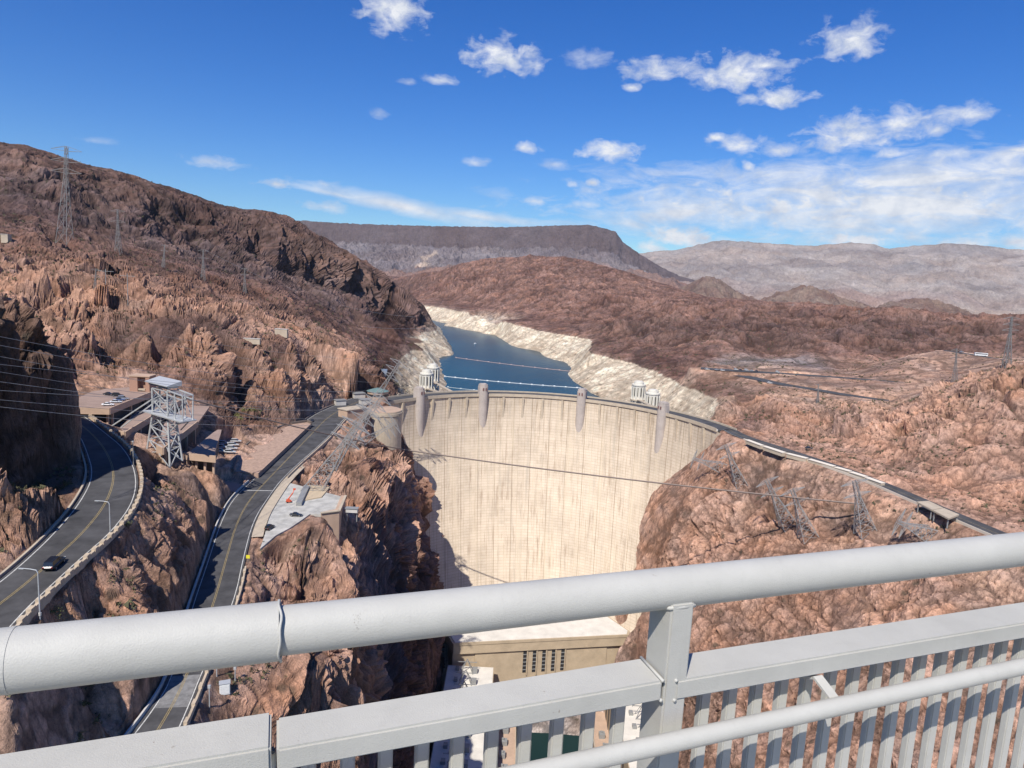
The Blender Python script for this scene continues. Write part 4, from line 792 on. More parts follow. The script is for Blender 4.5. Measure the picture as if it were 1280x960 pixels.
for i, (q, lab) in enumerate([([(1146, 627), (1161, 626), (1179, 634.5), (1165, 637)], 'flat pale roof of the upper roadside shelter'), ([(1166, 637.5), (1180, 635), (1199, 643), (1186, 648)], 'flat pale roof of the lower roadside shelter, near the handrail')]):
    pts = [PZ(u, v, 184.1) for u, v in q]; c = sum(pts)/4; t = thing('roadside_shelter', lab, 'shelter', (c[0], c[1], 180.5)); L = (c[0], c[1], 180.5)
    mb = MB(); mb.prism([tuple(p[:2]) for p in pts], 183.4, 184.1); pp(mb.build('roof', CONC), t, L)
    for p in pts: mb = MB(); f = .85; mb.box((c[0]+(p[0]-c[0])*f, c[1]+(p[1]-c[1])*f, 181.4), (.4, .4, 4)); pp(mb.build('column', STEELD), t, L)
# ================================================================== bridge railing (foreground)
def rail_mat():
    m = mat('grey-white rail paint', (.428, .415, .376), .5, var=.06, vscale=5, bump=.16, bscale=240, spec=.28); w = m.node_tree; b = next(n for n in w.nodes if n.type == 'BSDF_PRINCIPLED')
    src = b.inputs['Base Color'].links[0].from_socket; h = object.__new__(NT); h.t = w; h.n = w.nodes; h.l = w.links
    tc = h.new('ShaderNodeTexCoord').outputs['Object']
    grime = h.noise(h.mapping(tc, (3, 3, 9)), 1.0, 8, .7); c = h.mix(h.ramp(grime, [(.50, 0.0), (.75, .22)]), src, (.30, .285, .25, 1))
    chip = h.noise(tc, 55, 4, .6); where = h.noise(tc, 4, 3, .6); f = h.math('MULTIPLY', h.ramp(chip, [(.66, 0.0), (.70, 1.0)]), h.ramp(where, [(.55, 0.0), (.66, .8)])); c = h.mix(f, c, (.24, .20, .165, 1))
    drip = h.noise(h.mapping(tc, (30, 30, 1.5)), 1.0, 5, .6); c = h.mix(h.ramp(drip, [(.58, 0.0), (.74, .14)]), c, (.26, .25, .23, 1))
    h.link(c, b.inputs['Base Color']); return m
RAILM = rail_mat()
RS = .14; RT = RS/2*.84
def pr(u, v, Z): d = ray(u, v); return CAM+d*Z
ra = pr(352, 788, 12.1*RS); rb = pr(1280, 686, 17.86*RS); rd = (rb-ra)/np.linalg.norm(rb-ra)
h_ = np.array([rd[0], rd[1], 0]); h_ /= np.linalg.norm(h_); nrm = np.array([h_[1], -h_[0], 0])          # nrm points back to the viewer
def onpl(u, v, off=0.0):
    d = ray(u, v); q = ra+nrm*off; return CAM+d*(((q-CAM)@nrm)/(d@nrm))
print('RAIL', ra, rb, rd)
rail = thing('bridge_railing', 'grey-white steel bridge railing with round top rail and upright bars', 'railing', tuple(ra))
def rp(o): return pp(o, rail, tuple(ra))
def rtube(name, a, b, r, n=40):
    a, b = np.array(a, float), np.array(b, float); e = (b-a)/np.linalg.norm(b-a)*.002
    mb = MB(); mb.tube([a, a+e, a+e*2, b-e*2, b-e, b], r, n); o = mb.build(name, RAILM); o.data.polygons.foreach_set('use_smooth', [len(p.vertices) == 4 for p in o.data.polygons]); return rp(o)
rtube('top_rail', ra-rd*.12, ra+rd*6.0, RT)
# expansion sleeve with its lip
sl_r = RT*1.19
rtube('expansion_sleeve', ra-rd*3.2, ra-rd*.006, sl_r)
mb = MB(); k = 40; pts = []; 
for i in range(k+1):
    a = 2*math.pi*i/k; e1 = np.array(Vector(rd).orthogonal().normalized()); e2 = np.cross(rd, e1); w_ = .004*math.sin(3*a)+.003*math.sin(7*a+1)
    pts.append(ra-rd*(.004+w_*.6)+(e1*math.cos(a)+e2*math.sin(a))*(sl_r+.001))
mb.tube(pts, .0032, 8); rp(mb.build('sleeve_lip', RAILM, smooth=True))
mb = MB(); qq = ra-rd*(np.linalg.norm(ra-onpl(16, 824))); mb.tube([qq-rd*.004, qq+rd*.004], sl_r+.0012, 40); rp(mb.build('weld_seam', RAILM))
# middle rail: box tube in two lengths either side of the post
def boxrail(name, u0, v0, u1, v1, hh=.062, dd=.13):
    a, b = onpl(u0, v0, dd/2), onpl(u1, v1, dd/2); ax = (b-a)/np.linalg.norm(b-a); c0 = a-nrm*dd/2-np.array([0, 0, hh/2]); c1 = b-nrm*dd/2-np.array([0, 0, hh/2])
    mb = MB(); mb.bar(c0, c1, dd, hh); return rp(mb.build(name, RAILM, bevel=.006)), c0, c1
# front top edge px: right 832@960..779@1280 ; left 851@831..872@720
mr, m0, m1 = boxrail('middle_rail', 846, 851.5, 1400, 759)
ml, l0, l1 = boxrail('middle_rail', 346, 937, 829, 851.5)
ms, s0, s1 = boxrail('middle_rail_sleeve', -60, 1002, 339, 934, .074, .145)
# post
pt = onpl(838, 775, 0); ptop = ra+rd*((pt-ra)@rd)
mb = MB(); pang = math.atan2(h_[1], h_[0]); mb.box((ptop[0], ptop[1], ptop[2]-.75), (.075, .12, 1.46), pang); rp(mb.build('post', RAILM, bevel=.006))
mb = MB(); qL = ptop-h_*3.1; mb.box((qL[0], qL[1], ptop[2]-.62+.12), (.075, .12, 1.46), pang); rp(mb.build('post', RAILM, bevel=.006))
for e_, zz_ in ((m0, m0), (l1, l1)):
    for dz_ in (-.031, .031): mb = MB(); mb.tube([tuple(e_+nrm*.066+np.array([0, 0, dz_])), tuple(e_-nrm*.066+np.array([0, 0, dz_]))], .005, 8); rp(mb.build('weld_bead', RAILM, smooth=True))
mb = MB(); cq = ptop+np.array([0, 0, -RT*.96]); kk = [tuple(cq+h_*a*.039+nrm*b*.055+np.array([0, 0, .022*abs(b)])) for a, b in ((-1, -1), (0, -1.02), (1, -1), (1.02, 0), (1, 1), (0, 1.02), (-1, 1), (-1.02, 0), (-1, -1))]; mb.tube(kk, .006, 8); rp(mb.build('weld_bead', RAILM, smooth=True))
# balusters under the middle rail
def mid_at(s):   # point under the middle rail at distance s along from the post
    return ptop+h_*s
slope = rd[2]/math.hypot(rd[0], rd[1]); base_z = m0[2]
for s in np.arange(-2.2, 4.6, .098):
    if abs(s) < .06: continue
    q = mid_at(s); zt = (m0[2]+(m1[2]-m0[2])*((q-m0)@h_)/((m1-m0)@h_) if s > 0 else l1[2]+(l0[2]-l1[2])*((l1-q)@h_)/((l1-l0)@h_))-.02
    c = q-nrm*.012; mb = MB(); mb.box((c[0], c[1], zt-.55), (.037, .028, 1.1), pang+math.radians(0)); rp(mb.build('baluster', RAILM, bevel=.004))
# lower handrail on brackets, in front of the bars
ha, hb = onpl(620, 975, .16), onpl(1400, 807, .16); hd = (hb-ha)/np.linalg.norm(hb-ha)
rtube('handrail', ha-hd*1.4, hb, .026, 28)
bk = onpl(1050, 873, .16)
mb = MB(); bq = bk-nrm*.155; mb.bar(tuple(bq-np.array([0, 0, .02])), tuple(bq+nrm*.06+np.array([0, 0, .012])), .034, .008); mb.bar(tuple(bq+nrm*.058+np.array([0, 0, .014])), tuple(bk-np.array([0, 0, .022])), .034, .008); rp(mb.build('bracket', RAILM))
zdeck = ptop[2]-1.46
for nm, z0, ofs, w_, m_ in (('walkway', zdeck-.25, .9, 2.4, CONCG),):
    c = ptop+nrm*ofs; mb = MB(); mb.box((c[0], c[1], z0), (9, w_, .4), pang); d_ = mb.build('bridge_walkway', m_); tag(d_, kind='structure')

# ================================================================== parking decks
def slab_px(mb, pts, z, th, mi=0): mb.prism([tuple(PZ(u, v, z)[:2]) for u, v in pts], z-th, z, mi)
def deck(name, label, pts, z, low=(0, 1), cols=3, depth=9, par_h=1.1):
    W_ = [PZ(u, v, z) for u, v in pts]; c = sum(W_)/len(W_); t = thing(name, label, 'parking deck', (c[0], c[1], z-depth)); L = (c[0], c[1], z-depth)
    mb = MB(); slab_px(mb, pts, z, .9); pp(mb.build('slab', BRNC), t, L)
    n = len(W_)
    for i in low:
        a, b = W_[i], W_[(i+1) % n]; mb = MB(); mb.bar((a[0], a[1], z-.35), (b[0], b[1], z-.35), .5, 2.7); pp(mb.build('parapet', TANC), t, L)
        for f in np.linspace(.06, .94, cols): mb = MB(); p = a+(b-a)*f; q = p+(c-p)*.10; mb.box((q[0], q[1], z-.9-depth/2), (.8, .8, depth)); pp(mb.build('column', TANC), t, L)
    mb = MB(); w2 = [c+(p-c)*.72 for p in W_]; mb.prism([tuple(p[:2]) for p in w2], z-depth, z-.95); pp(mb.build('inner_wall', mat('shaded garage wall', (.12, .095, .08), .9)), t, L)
    return t
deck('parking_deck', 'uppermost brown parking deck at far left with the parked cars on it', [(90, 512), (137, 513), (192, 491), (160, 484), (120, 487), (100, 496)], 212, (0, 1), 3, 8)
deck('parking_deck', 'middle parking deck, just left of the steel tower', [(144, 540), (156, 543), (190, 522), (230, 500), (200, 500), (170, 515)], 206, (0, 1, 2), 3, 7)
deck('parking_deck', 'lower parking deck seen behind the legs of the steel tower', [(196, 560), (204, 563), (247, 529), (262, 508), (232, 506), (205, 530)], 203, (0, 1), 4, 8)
cv = [(229, 569), (243, 560), (256, 549), (266, 541), (272, 537), (277, 537), (275, 545), (271, 556), (269, 566), (270, 573)]
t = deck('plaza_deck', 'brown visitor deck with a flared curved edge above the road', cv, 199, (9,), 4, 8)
mb = MB(); a, b = PZ(270, 573, 199), PZ(229, 569, 199)
g_ = thing('entrance_building', 'red-brown lift building at the back of the top parking deck', 'building', tuple(PZ(175, 490, 212))); L = tuple(PZ(175, 490, 212))
BRK = mat('red-brown panel', (.36, .215, .155), .85, var=.1); p0, p1, p2 = PZ(162, 489, 212), PZ(172, 490, 212), PZ(187, 490, 212); e = (p2-p0)/np.linalg.norm(p2-p0); f_ = np.array([-e[1], e[0], 0]); wd = np.linalg.norm(p2-p0)
def loc(x, y): q = p0+e*x+f_*y; return (q[0], q[1])
mb = MB(); mb.prism([loc(0, 0), loc(wd*.4, 0), loc(wd*.4, 7), loc(0, 7)], 211, 219); mb.prism([loc(wd*.4, 3), loc(wd*.8, 3), loc(wd*.8, 7), loc(wd*.4, 7)], 211, 218.6); mb.prism([loc(wd*.8, 0), loc(wd, 0), loc(wd, 7), loc(wd*.8, 7)], 211, 219); pp(mb.build('wall', BRK), g_, L)
mb = MB(); mb.prism([loc(-.3, -.3), loc(wd+.3, -.3), loc(wd+.3, 7.3), loc(-.3, 7.3)], 219.003, 219.5); pp(mb.build('roof', TANC), g_, L)
mb = MB(); mb.prism([loc(wd*.43, 0), loc(wd*.77, 0), loc(wd*.77, 1), loc(wd*.43, 1)], 212.6, 213.4); pp(mb.build('canopy', CONC), g_, L)
# ================================================================== steel cableway tower
def lattice(mb, corners_lo, corners_hi, n, r, rb):
    lo = [np.array(c, float) for c in corners_lo]; hi = [np.array(c, float) for c in corners_hi]
    for k in range(4): mb.bar(lo[k], hi[k], r)
    for i in range(n):
        f0, f1 = i/n, (i+1)/n
        for k in range(4):
            a0, a1 = lo[k]+(hi[k]-lo[k])*f0, lo[k]+(hi[k]-lo[k])*f1; k2 = (k+1) % 4; b0, b1 = lo[k2]+(hi[k2]-lo[k2])*f0, lo[k2]+(hi[k2]-lo[k2])*f1
            mb.bar(a0, b1, rb); mb.bar(b0, a1, rb); mb.bar(a1, b1, rb)
gz = 202.0; q0 = PZ(183, 556, gz); q1 = PZ(212, 566, gz); ex = (q1-q0)[:2]; wx = np.linalg.norm(ex); ex = ex/wx; ey = np.array([-ex[1], ex[0]]); O2 = q0[:2]
htop = PY(205, 478, q0[1])[2]; hp = PY(205, 516, q0[1])[2]
def T(x, y, z): return (O2[0]+ex[0]*x+ey[0]*y, O2[1]+ex[1]*x+ey[1]*y, z)
t = thing('cableway_tower', 'light grey steel tower of the cableway standing over the parking decks', 'tower', (O2[0], O2[1], gz)); L = (O2[0], O2[1], gz); dy = 5
mb = MB(); lattice(mb, [T(0, 0, gz-3), T(wx, 0, gz-6), T(wx, dy, gz-4), T(0, dy, gz-3)], [T(wx*.2, 1, hp), T(wx*.85, 1, hp), T(wx*.85, dy-1, hp), T(wx*.2, dy-1, hp)], 3, .55, .3); pp(mb.build('leg_frame', STEEL), t, L)
mb = MB(); mb.prism([T(-1.0, -.8, 0)[:2], T(wx*1.55, -.8, 0)[:2], T(wx*1.55, dy+.5, 0)[:2], T(-1.0, dy+.5, 0)[:2]], hp, hp+.45); pp(mb.build('platform', STEEL), t, L)
hh_ = hp+(htop-hp)*.45
mb = MB(); lattice(mb, [T(wx*.2, 1, hp+.6), T(wx*.85, 1, hp+.6), T(wx*.85, dy-1, hp+.6), T(wx*.2, dy-1, hp+.6)], [T(wx*.2, 1, htop-2.2), T(wx*.85, 1, htop-2.2), T(wx*.85, dy-1, htop-2.2), T(wx*.2, dy-1, htop-2.2)], 2, .5, .28); pp(mb.build('upper_frame', STEEL), t, L)
mb = MB(); mb.prism([T(wx*.12, .4, 0)[:2], T(wx*.93, .4, 0)[:2], T(wx*.93, dy-.4, 0)[:2], T(wx*.12, dy-.4, 0)[:2]], htop-.9, htop); pp(mb.build('machine_house', STEEL), t, L)
mb = MB(); a_, b_ = T(wx*.05, -.3, htop+.2), T(wx*1.0, -.3, htop+.2); mb.prism([T(wx*.05, -.5, 0)[:2], T(wx*1.0, -.5, 0)[:2], T(wx*1.0, dy+.3, 0)[:2], T(wx*.05, dy+.3, 0)[:2]], htop, [htop+.3, htop+.3, htop+1.8, htop+1.8]); pp(mb.build('roof', STEEL), t, L)
mb = MB()
for y in (.5, dy-.5):
    mb.bar(T(wx*.9, y, htop-1.5), T(wx*1.52, y, htop-2.2), .4); mb.bar(T(wx*.9, y, htop-3.2), T(wx*1.52, y, htop-3.9), .4); mb.bar(T(wx*1.52, y, htop-2.2), T(wx*1.5, y, hp), .4); mb.bar(T(wx*1.2, y, htop-2), T(wx*1.2, y, hp), .35)
    mb.bar(T(wx*1.2, y, htop-3.5), T(wx*1.5, y, hp), .22); mb.bar(T(wx*.85, y, hp), T(wx*1.2, y, htop-3.5), .22); mb.bar(T(wx*1.0, y, hp-5), T(wx*1.4, y, hp), .35); mb.bar(T(wx*.9, y, hp-3), T(wx*1.5, y, hp), .3)
for x in np.linspace(.9, 1.52, 6): mb.bar(T(wx*x, .5, htop-1.9-(x-.9)*.6), T(wx*x, dy-.5, htop-1.9-(x-.9)*.6), .25)
pp(mb.build('gantry', STEEL), t, L)
mb = MB(); d0 = PZ(139, 533, 207); d1 = PZ(143, 536, 207); mb.bar(T(wx*.2, 1, hh_), d0, .45); mb.bar(T(wx*.2, dy-1, hh_), d1+np.array([1, 3, 0]), .45); pp(mb.build('brace', STEEL), t, L)
# ================================================================== vehicles
def paint(name, col, rough=.3): return mat(name, col, rough, 0, var=.03, spec=.6)
GLASS = mat('vehicle glass', (.02, .024, .028), .12, var=.05, spec=.7); TYRE = mat('tyre rubber', (.025, .025, .025), .85); LAMPW = mat('headlamp glass', (.75, .75, .72), .2); LAMPR = mat('tail lamp', (.35, .03, .03), .3); RIM = mat('wheel rim', (.5, .5, .52), .35, .7)
def car(label, col, p, ang, group=None, ln=4.7, suv=False, name='parked_car'):
    t = thing(name, label, 'car', tuple(p), ang, group); h = 1.75 if suv else 1.45; w_ = 1.9; hl = ln/2; bh = .95 if suv else .82
    M_ = paint('car paint', col); st = [(-hl, .62, .80), (-hl+.12, .42, bh), (-hl*.55, .35, bh+.03), (-hl*.1, .32, bh+.02), (hl*.35, .33, bh-.02), (hl*.72, .35, bh-.12), (hl-.1, .42, bh-.24), (hl, .55, bh-.36)]
    mb = MB(); vs = []
    for x, z0, z1 in st:
        tap = 1-.12*(abs(x)/hl)**3
        for y, z in ((-.86, z0), (-1, z0+.15), (-1, z1-.14), (-.84, z1), (.84, z1), (1, z1-.14), (1, z0+.15), (.86, z0)): vs.append((x, y*w_/2*tap, z))
    fs = []
    for i in range(len(st)-1):
        for k in range(8): fs.append((i*8+k, i*8+(k+1) % 8, i*8+8+(k+1) % 8, i*8+8+k))
    fs += [tuple(range(7, -1, -1)), tuple(len(vs)-8+k for k in range(8))]; mb.add(vs, fs); mb.build('body', M_, t)
    rx0, rx1 = (-hl*.93, hl*.42) if suv else (-hl*.72, hl*.38); tx0, tx1 = (-hl*.82, hl*.12) if suv else (-hl*.42, hl*.05)
    mb = MB(); b0 = bh-.03; mb.add([(rx0, -.80, b0), (rx1, -.80, b0), (rx1, .80, b0), (rx0, .80, b0), (tx0, -.64, h-.06), (tx1, -.64, h-.06), (tx1, .64, h-.06), (tx0, .64, h-.06)], [(0, 1, 5, 4), (1, 2, 6, 5), (2, 3, 7, 6), (3, 0, 4, 7), (4, 5, 6, 7)]); mb.build('glasshouse', GLASS, t)
    mb = MB(); mb.add([(tx0-.08, -.66, h-.08), (tx1+.1, -.66, h-.08), (tx1+.1, .66, h-.08), (tx0-.08, .66, h-.08), (tx0+.1, -.56, h), (tx1-.05, -.56, h), (tx1-.05, .56, h), (tx0+.1, .56, h)], [(0, 1, 5, 4), (1, 2, 6, 5), (2, 3, 7, 6), (3, 0, 4, 7), (4, 5, 6, 7), (3, 2, 1, 0)]); mb.build('roof', M_, t)
    for x in (-hl*.6, hl*.62):
        for y in (-.84, .84):
            mb = MB(); mb.tube([(x, y-.1, .34), (x, y+.1, .34)], .34, 14); wh = mb.build('wheel', TYRE, t); mb = MB(); s_ = 1 if y > 0 else -1; mb.tube([(x, y+.07*s_, .34), (x, y+.112*s_, .34)], .2, 10); mb.build('rim', RIM, wh)
    for y in (-.62, .62):
        mb = MB(); mb.box((hl-.07, y, bh-.30), (.1, .34, .12)); mb.build('headlight', LAMPW, t); mb = MB(); mb.box((-hl+.05, y, bh-.12), (.1, .26, .18)); mb.build('tail_light', LAMPR, t)
        mb = MB(); mb.box((hl*.3, y*1.66, bh+.06), (.16, .18, .12)); mb.build('mirror', M_, t)
    return t
P1, h1 = ROADM['road1']
def on_road(k, u, v, z, side):
    P, h = ROADM[k]; q = PZ(u, v, z); i = int(np.argmin(np.hypot(P[:, 0]-q[0], P[:, 1]-q[1]))); i = min(max(i, 1), len(P)-2); tdir = P[i+1]-P[i-1]; return np.array([q[0], q[1], P[i, 2]+.02]), math.atan2(tdir[1], tdir[0])
p, a = on_road('road1', 68, 708, 209, 1); suv_ = car('black SUV driving towards the handrail on the left curving road', (.012, .012, .014), p, a, None, 5.2, True, 'suv'); suv_.scale = (1.22,)*3
p, a = on_road('road2', 390, 527, 181, 1); car('small dark car on the road climbing to the dam crest', (.03, .03, .035), p, a+math.pi)
DK = PZ(0, 0, 272)[2]
for (u, v, z, col, ang, lab, suv) in [(136, 494, 212.03, (.015, .015, .017), .1, 'black car at the back left of the top parking deck', False), (147, 495.5, 212.03, (.013, .013, .015), .1, 'black car right of the other black one on the top deck', True),
        (135, 507, 212.03, (.78, .78, .78), .35, 'white car nearest the front edge of the top deck', False), (145, 503.5, 212.03, (.55, .58, .62), .35, 'silver car behind the white one on the top deck', False), (149, 501, 212.03, (.07, .11, .24), .35, 'blue car in the middle of the parked row on the deck', False), (154, 499.5, 212.03, (.30, .33, .40), .35, 'grey-blue car at the far end of the row on the top deck', True),
        (337, 661, 180.85, (.012, .013, .016), 1.4, 'black SUV parked on the concrete lot close to the road', True), (370, 645, 180.85, (.02, .022, .025), .05, 'dark saloon parked across the middle of the concrete lot', False)]:
    q = PZ(u, v, z); car(lab, col, q, ang, None, 4.6, suv)
for i, (u, v) in enumerate([(280, 555), (278, 560), (276, 565), (292, 557), (290, 561.5), (288, 566), (295, 552.5)]):
    q = PZ(u, v, 185.2); car(['silver van at the top of the left row below the curved deck', 'silver van in the middle of the left row below the curved deck', 'silver van at the bottom of the left row below the curved deck', 'white van second in the right row by the island', 'white van third in the right row by the island', 'white van last in the right row by the island', 'white van at the top of the right row by the island'][i], (.44, .45, .46), q, .15, 'vans parked below the curved deck', 5.2, True, 'parked_van')
# far car parks: small but whole cars
cols_ = [((.75, .75, .74), 'white'), ((.03, .03, .035), 'black'), ((.4, .42, .45), 'silver'), ((.35, .05, .04), 'red')]
far = [(884, 462.3, 194, 0, 'leftmost, at the end of the upper far car park'), (896, 463, 194, 2, 'second from the left in the upper far car park'), (903, 463.6, 194, 0, 'third from the left in the upper far car park'), (920, 462.5, 194, 0, 'left of the middle gap in the upper far car park'), (926, 463, 194, 1, 'just right of the gap in the upper far car park'), (933, 463.3, 194, 0, 'beside the grey talus above the far car park'), (940, 464, 194, 2, 'near the right end of the upper far car park'), (946, 464.6, 194, 1, 'last of the upper far car park'), (972, 465.8, 194.5, 0, 'alone on the upper far road below the grey talus'), (962, 479.5, 191.2, 0, 'parked by the wide part of the lower far road'), (950, 477.5, 191.2, 1, 'at the left end of the lower far road'), (1011, 561, 182, 1, 'on the right-hand road behind the parapet blocks'), (1222, 443.5, 0, 0, 'left of the bus on the distant road at far right'), (1202, 441, 0, 2, 'in front of the pylon on the distant road at far right')]
for u, v, z, ci, lab in far:
    q = PZ(u, v, z) if z else PY(u, v-.5, 735)
    car(f'{cols_[ci][1]} car {lab}', cols_[ci][0], q+np.array([0, 0, .1]), .15, None, 4.8, ci == 0)
# bus on the far road
q = PY(1226, 445, 733); t = thing('coach', 'white coach on the distant road left of the tall right-hand pylon', 'bus', tuple(q), -.25); mb = MB(); mb.box((0, 0, 1.9), (12, 2.5, 2.9)); mb.build('body', paint('coach paint', (.72, .72, .70)), t); mb = MB(); mb.box((0, 0, 2.3), (11.2, 2.56, .9)); mb.build('window_band', GLASS, t)
for x in (-4, 4):
    for y in (-1.1, 1.1): mb = MB(); mb.tube([(x, y-.15, .5), (x, y+.15, .5)], .5, 12); mb.build('wheel', TYRE, t)
# ================================================================== concrete lot, retaining wall, lift
lot = thing('concrete_lot', 'pale concrete lot on the cliff edge with two dark cars', 'platform', tuple(PZ(365, 645, 180.7))); L = tuple(PZ(365, 645, 180.7))
LOTM = mat('bleached concrete', (.41, .395, .36), .88, var=.3, vscale=.25, bump=.15, bscale=3)
mb = MB(); slab_px(mb, [(325, 686), (331, 668), (338, 640), (346, 612), (356, 602), (432, 622), (424, 640), (402, 643), (388, 642), (377, 650), (362, 660), (345, 669)], 180.8, 1.6); pp(mb.build('slab', LOTM), lot, L)
mb = MB(); slab_px(mb, [(384, 606), (413, 608), (402, 621), (375, 626)], 181.25, .6); pp(mb.build('sand_patch', mat('sandy concrete', (.47, .37, .25), .9)), lot, L)
for a, b in (((377, 606), (384, 607)),):
    mb = MB(); slab_px(mb, [(380, 606), (387, 607), (377, 628), (370, 628)], 182.3, 1.6); pp(mb.build('low_roof', STEELD), lot, L)
rw = thing('retaining_wall', 'tan concrete retaining wall dropping from the canyon corner of the lot', 'wall', tuple(PZ(424, 641, 180))); L = tuple(PZ(424, 641, 180)); a, b, c_ = PZ(401, 644, 180.8), PZ(424, 641, 180.8), PZ(432, 622, 180.8)
mb = MB(); mb.prism([tuple(a[:2]), tuple(b[:2]), tuple(c_[:2]), tuple(c_[:2]+np.array([-2, 1])), tuple(b[:2]+np.array([-2, 2])), tuple(a[:2]+np.array([0, 2]))], 150, 181.5); pp(mb.build('wall_body', TANC), rw, L)
mb = MB(); mb.bar((a[0], a[1], 181.7), (b[0], b[1], 181.7), 1.0, .4); mb.bar((b[0], b[1], 181.7), (c_[0], c_[1], 181.7), 1.0, .4); pp(mb.build('coping', CONC), rw, L)
sh = thing('lookout_hut', 'small grey hut on the cliff edge right of the lot', 'hut', tuple(PZ(440, 640, 179))); sh.scale = (.65,)*3; mb = MB(); mb.box((0, 0, 1.2), (7, 3, 2.4)); mb.build('wall', CONCG, sh); mb = MB(); mb.box((0, 0, 2.6), (7.8, 3.8, .4)); mb.build('roof', STEELD, sh); [(lambda m_: (m_.box((x, 0, -3), (.5, .5, 6)), m_.build('stilt', STEELD, sh)))(MB()) for x in (-3, 3)]
ORG = mat('orange machine paint', (.62, .11, .05), .45, var=.08)
q = PZ(361, 628, 180.85); t = thing('boom_lift', 'orange boom lift parked on the concrete lot, arm raised', 'lift', tuple(q), .5); t.scale = (.58,)*3
mb = MB(); mb.box((0, 0, .9), (3.6, 2.2, .8)); mb.build('chassis', ORG, t, bevel=.08); mb = MB(); mb.box((-.4, 0, 1.8), (2.4, 1.8, 1.0)); mb.build('turret', ORG, t, bevel=.08)
mb = MB(); mb.bar((-.6, 0, 2.2), (3.2, 2.6, 5.6), .55); mb.build('boom', ORG, t); mb = MB(); mb.bar((3.2, 2.6, 5.6), (4.4, 4.6, 7.4), .4); mb.build('jib', ORG, t); mb = MB(); mb.box((4.7, 5.2, 7.4), (1.6, 1.1, 1.1)); mb.build('basket', ORG, t)
for x in (-1.3, 1.3):
    for y in (-1.0, 1.0): mb = MB(); mb.tube([(x, y-.18, .5), (x, y+.18, .5)], .5, 12); mb.build('wheel', TYRE, t)
# ================================================================== round abutment tower and visitor buildings
q = PZ(477, 512, 181.5); c = (q[0], q[1]+1); t = thing('round_abutment', 'big round concrete abutment at the left end of the dam, above the cliff', 'tower', (c[0], c[1], 128)); L = (c[0], c[1], 128); n = 40
def circ(r): return [(c[0]+r*math.cos(2*math.pi*k/n), c[1]+r*math.sin(2*math.pi*k/n)) for k in range(n)]
mb = MB(); mb.prism(circ(13.6), 128, 180); pp(mb.build('drum', CONC), t, L); mb = MB(); mb.prism(circ(14.0), 178.8, 180.4); mb.prism(circ(13.4), 180.4, 181.4); pp(mb.build('rim', CONC), t, L)
mb = MB(); mb.prism(circ(13.0), 181.4, 181.6); pp(mb.build('roof', TANC), t, L)
q = PZ(472, 497, 183); c = (q[0], q[1]); t = thing('visitor_building', 'round tan visitor building with a green copper roof near the dam end', 'building', (c[0], c[1], 180)); L = (c[0], c[1], 180)
mb = MB(); mb.prism(circ(7.4), 176, 188); pp(mb.build('wall', TANC), t, L); mb = MB(); mb.prism(circ(7.45), 184.5, 186.2); pp(mb.build('window_band', DARKW), t, L)
mb = MB(); r0 = circ(8.0); r1 = circ(2.0); mb.add([(x, y, 188) for x, y in r0]+[(x, y, 190) for x, y in r1], [(i, (i+1) % n, n+(i+1) % n, n+i) for i in range(n)]+[tuple(range(n, 2*n)), tuple(range(n-1, -1, -1))]); pp(mb.build('roof', TEAL), t, L)
q = PZ(464, 478, 180); t = thing('warehouse', 'white-fronted grey metal building at the foot of the pale shore slope', 'building', tuple(q), .12); mb = MB(); mb.box((0, 0, 2), (24, 14, 13)); mb.build('wall', CONCG, t)
mb = MB(); mb.box((-3, -7.1, 3.5), (17, .3, 9)); mb.build('front', mat('white cladding', (.72, .73, .74), .6), t); mb = MB(); mb.prism([(-13, -8), (13, -8), (13, 8), (-13, 8)], 8.5, [9, 9, 11, 11]); mb.build('roof', mat('blue-grey sheet roof', (.22, .26, .30), .5, .3), t)
t = thing('utility_building', 'low tan building between the tunnel mouth and the dam', 'building', tuple(PZ(441, 520, 181)), .9); mb = MB(); mb.box((0, 0, 2), (16, 9, 6)); mb.build('wall', TANC, t); mb = MB(); mb.box((0, 0, 5.2), (17, 10, .5)); mb.build('roof', CONC, t)
for du, dv, s_ in ((425, 506, 5), (448, 497, 6), (456, 505, 5)):
    q = PZ(du, dv, 181); t = thing('equipment_shed', f'grey equipment shed {["nearest the road", "beside the dark rock face", "next to the round visitor building"][[5, 6].index(s_) if du != 456 else 2]}', 'shed', tuple(q), .6); mb = MB(); mb.box((0, 0, 1.6), (s_*1.4, s_, 3.4)); mb.build('wall', CONCG, t); mb = MB(); mb.box((0, 0, 3.5), (s_*1.55, s_*1.15, .4)); mb.build('roof', STEELD, t)
isl = [(291, 590), (296, 574), (306, 560), (320, 549), (340, 539), (362, 531), (384, 528), (389, 530), (355, 562), (323, 592)]
t = thing('planted_island', 'tan gravel island with a dark curved edge wall beside the road', 'island', tuple(PZ(330, 565, 182))); L = tuple(PZ(330, 565, 182))
W_ = [PZ(u, v, 183) for u, v in isl]; mb = MB(); mb.prism([tuple(p[:2]) for p in W_], 180, 183.2); pp(mb.build('gravel_bed', mat('island gravel', (.36, .245, .185), .95, var=.3, vscale=.8, bump=.4, bscale=2)), t, L)
mb = MB()
for a, b in zip(W_[:7], W_[1:8]): mb.bar((a[0], a[1], 183.2), (b[0], b[1], 183.2), .9, 2.6)
pp(mb.build('edge_wall', mat('dark edge wall', (.15, .12, .10), .9)), t, L)
pv = MB(); slab_px(pv, [(263, 605), (275, 600), (301, 605), (296, 615), (284, 614)], 181.05, .3); tag(pv.build('red_pavement', mat('salmon paving', (.52, .27, .20), .9)), kind='structure')
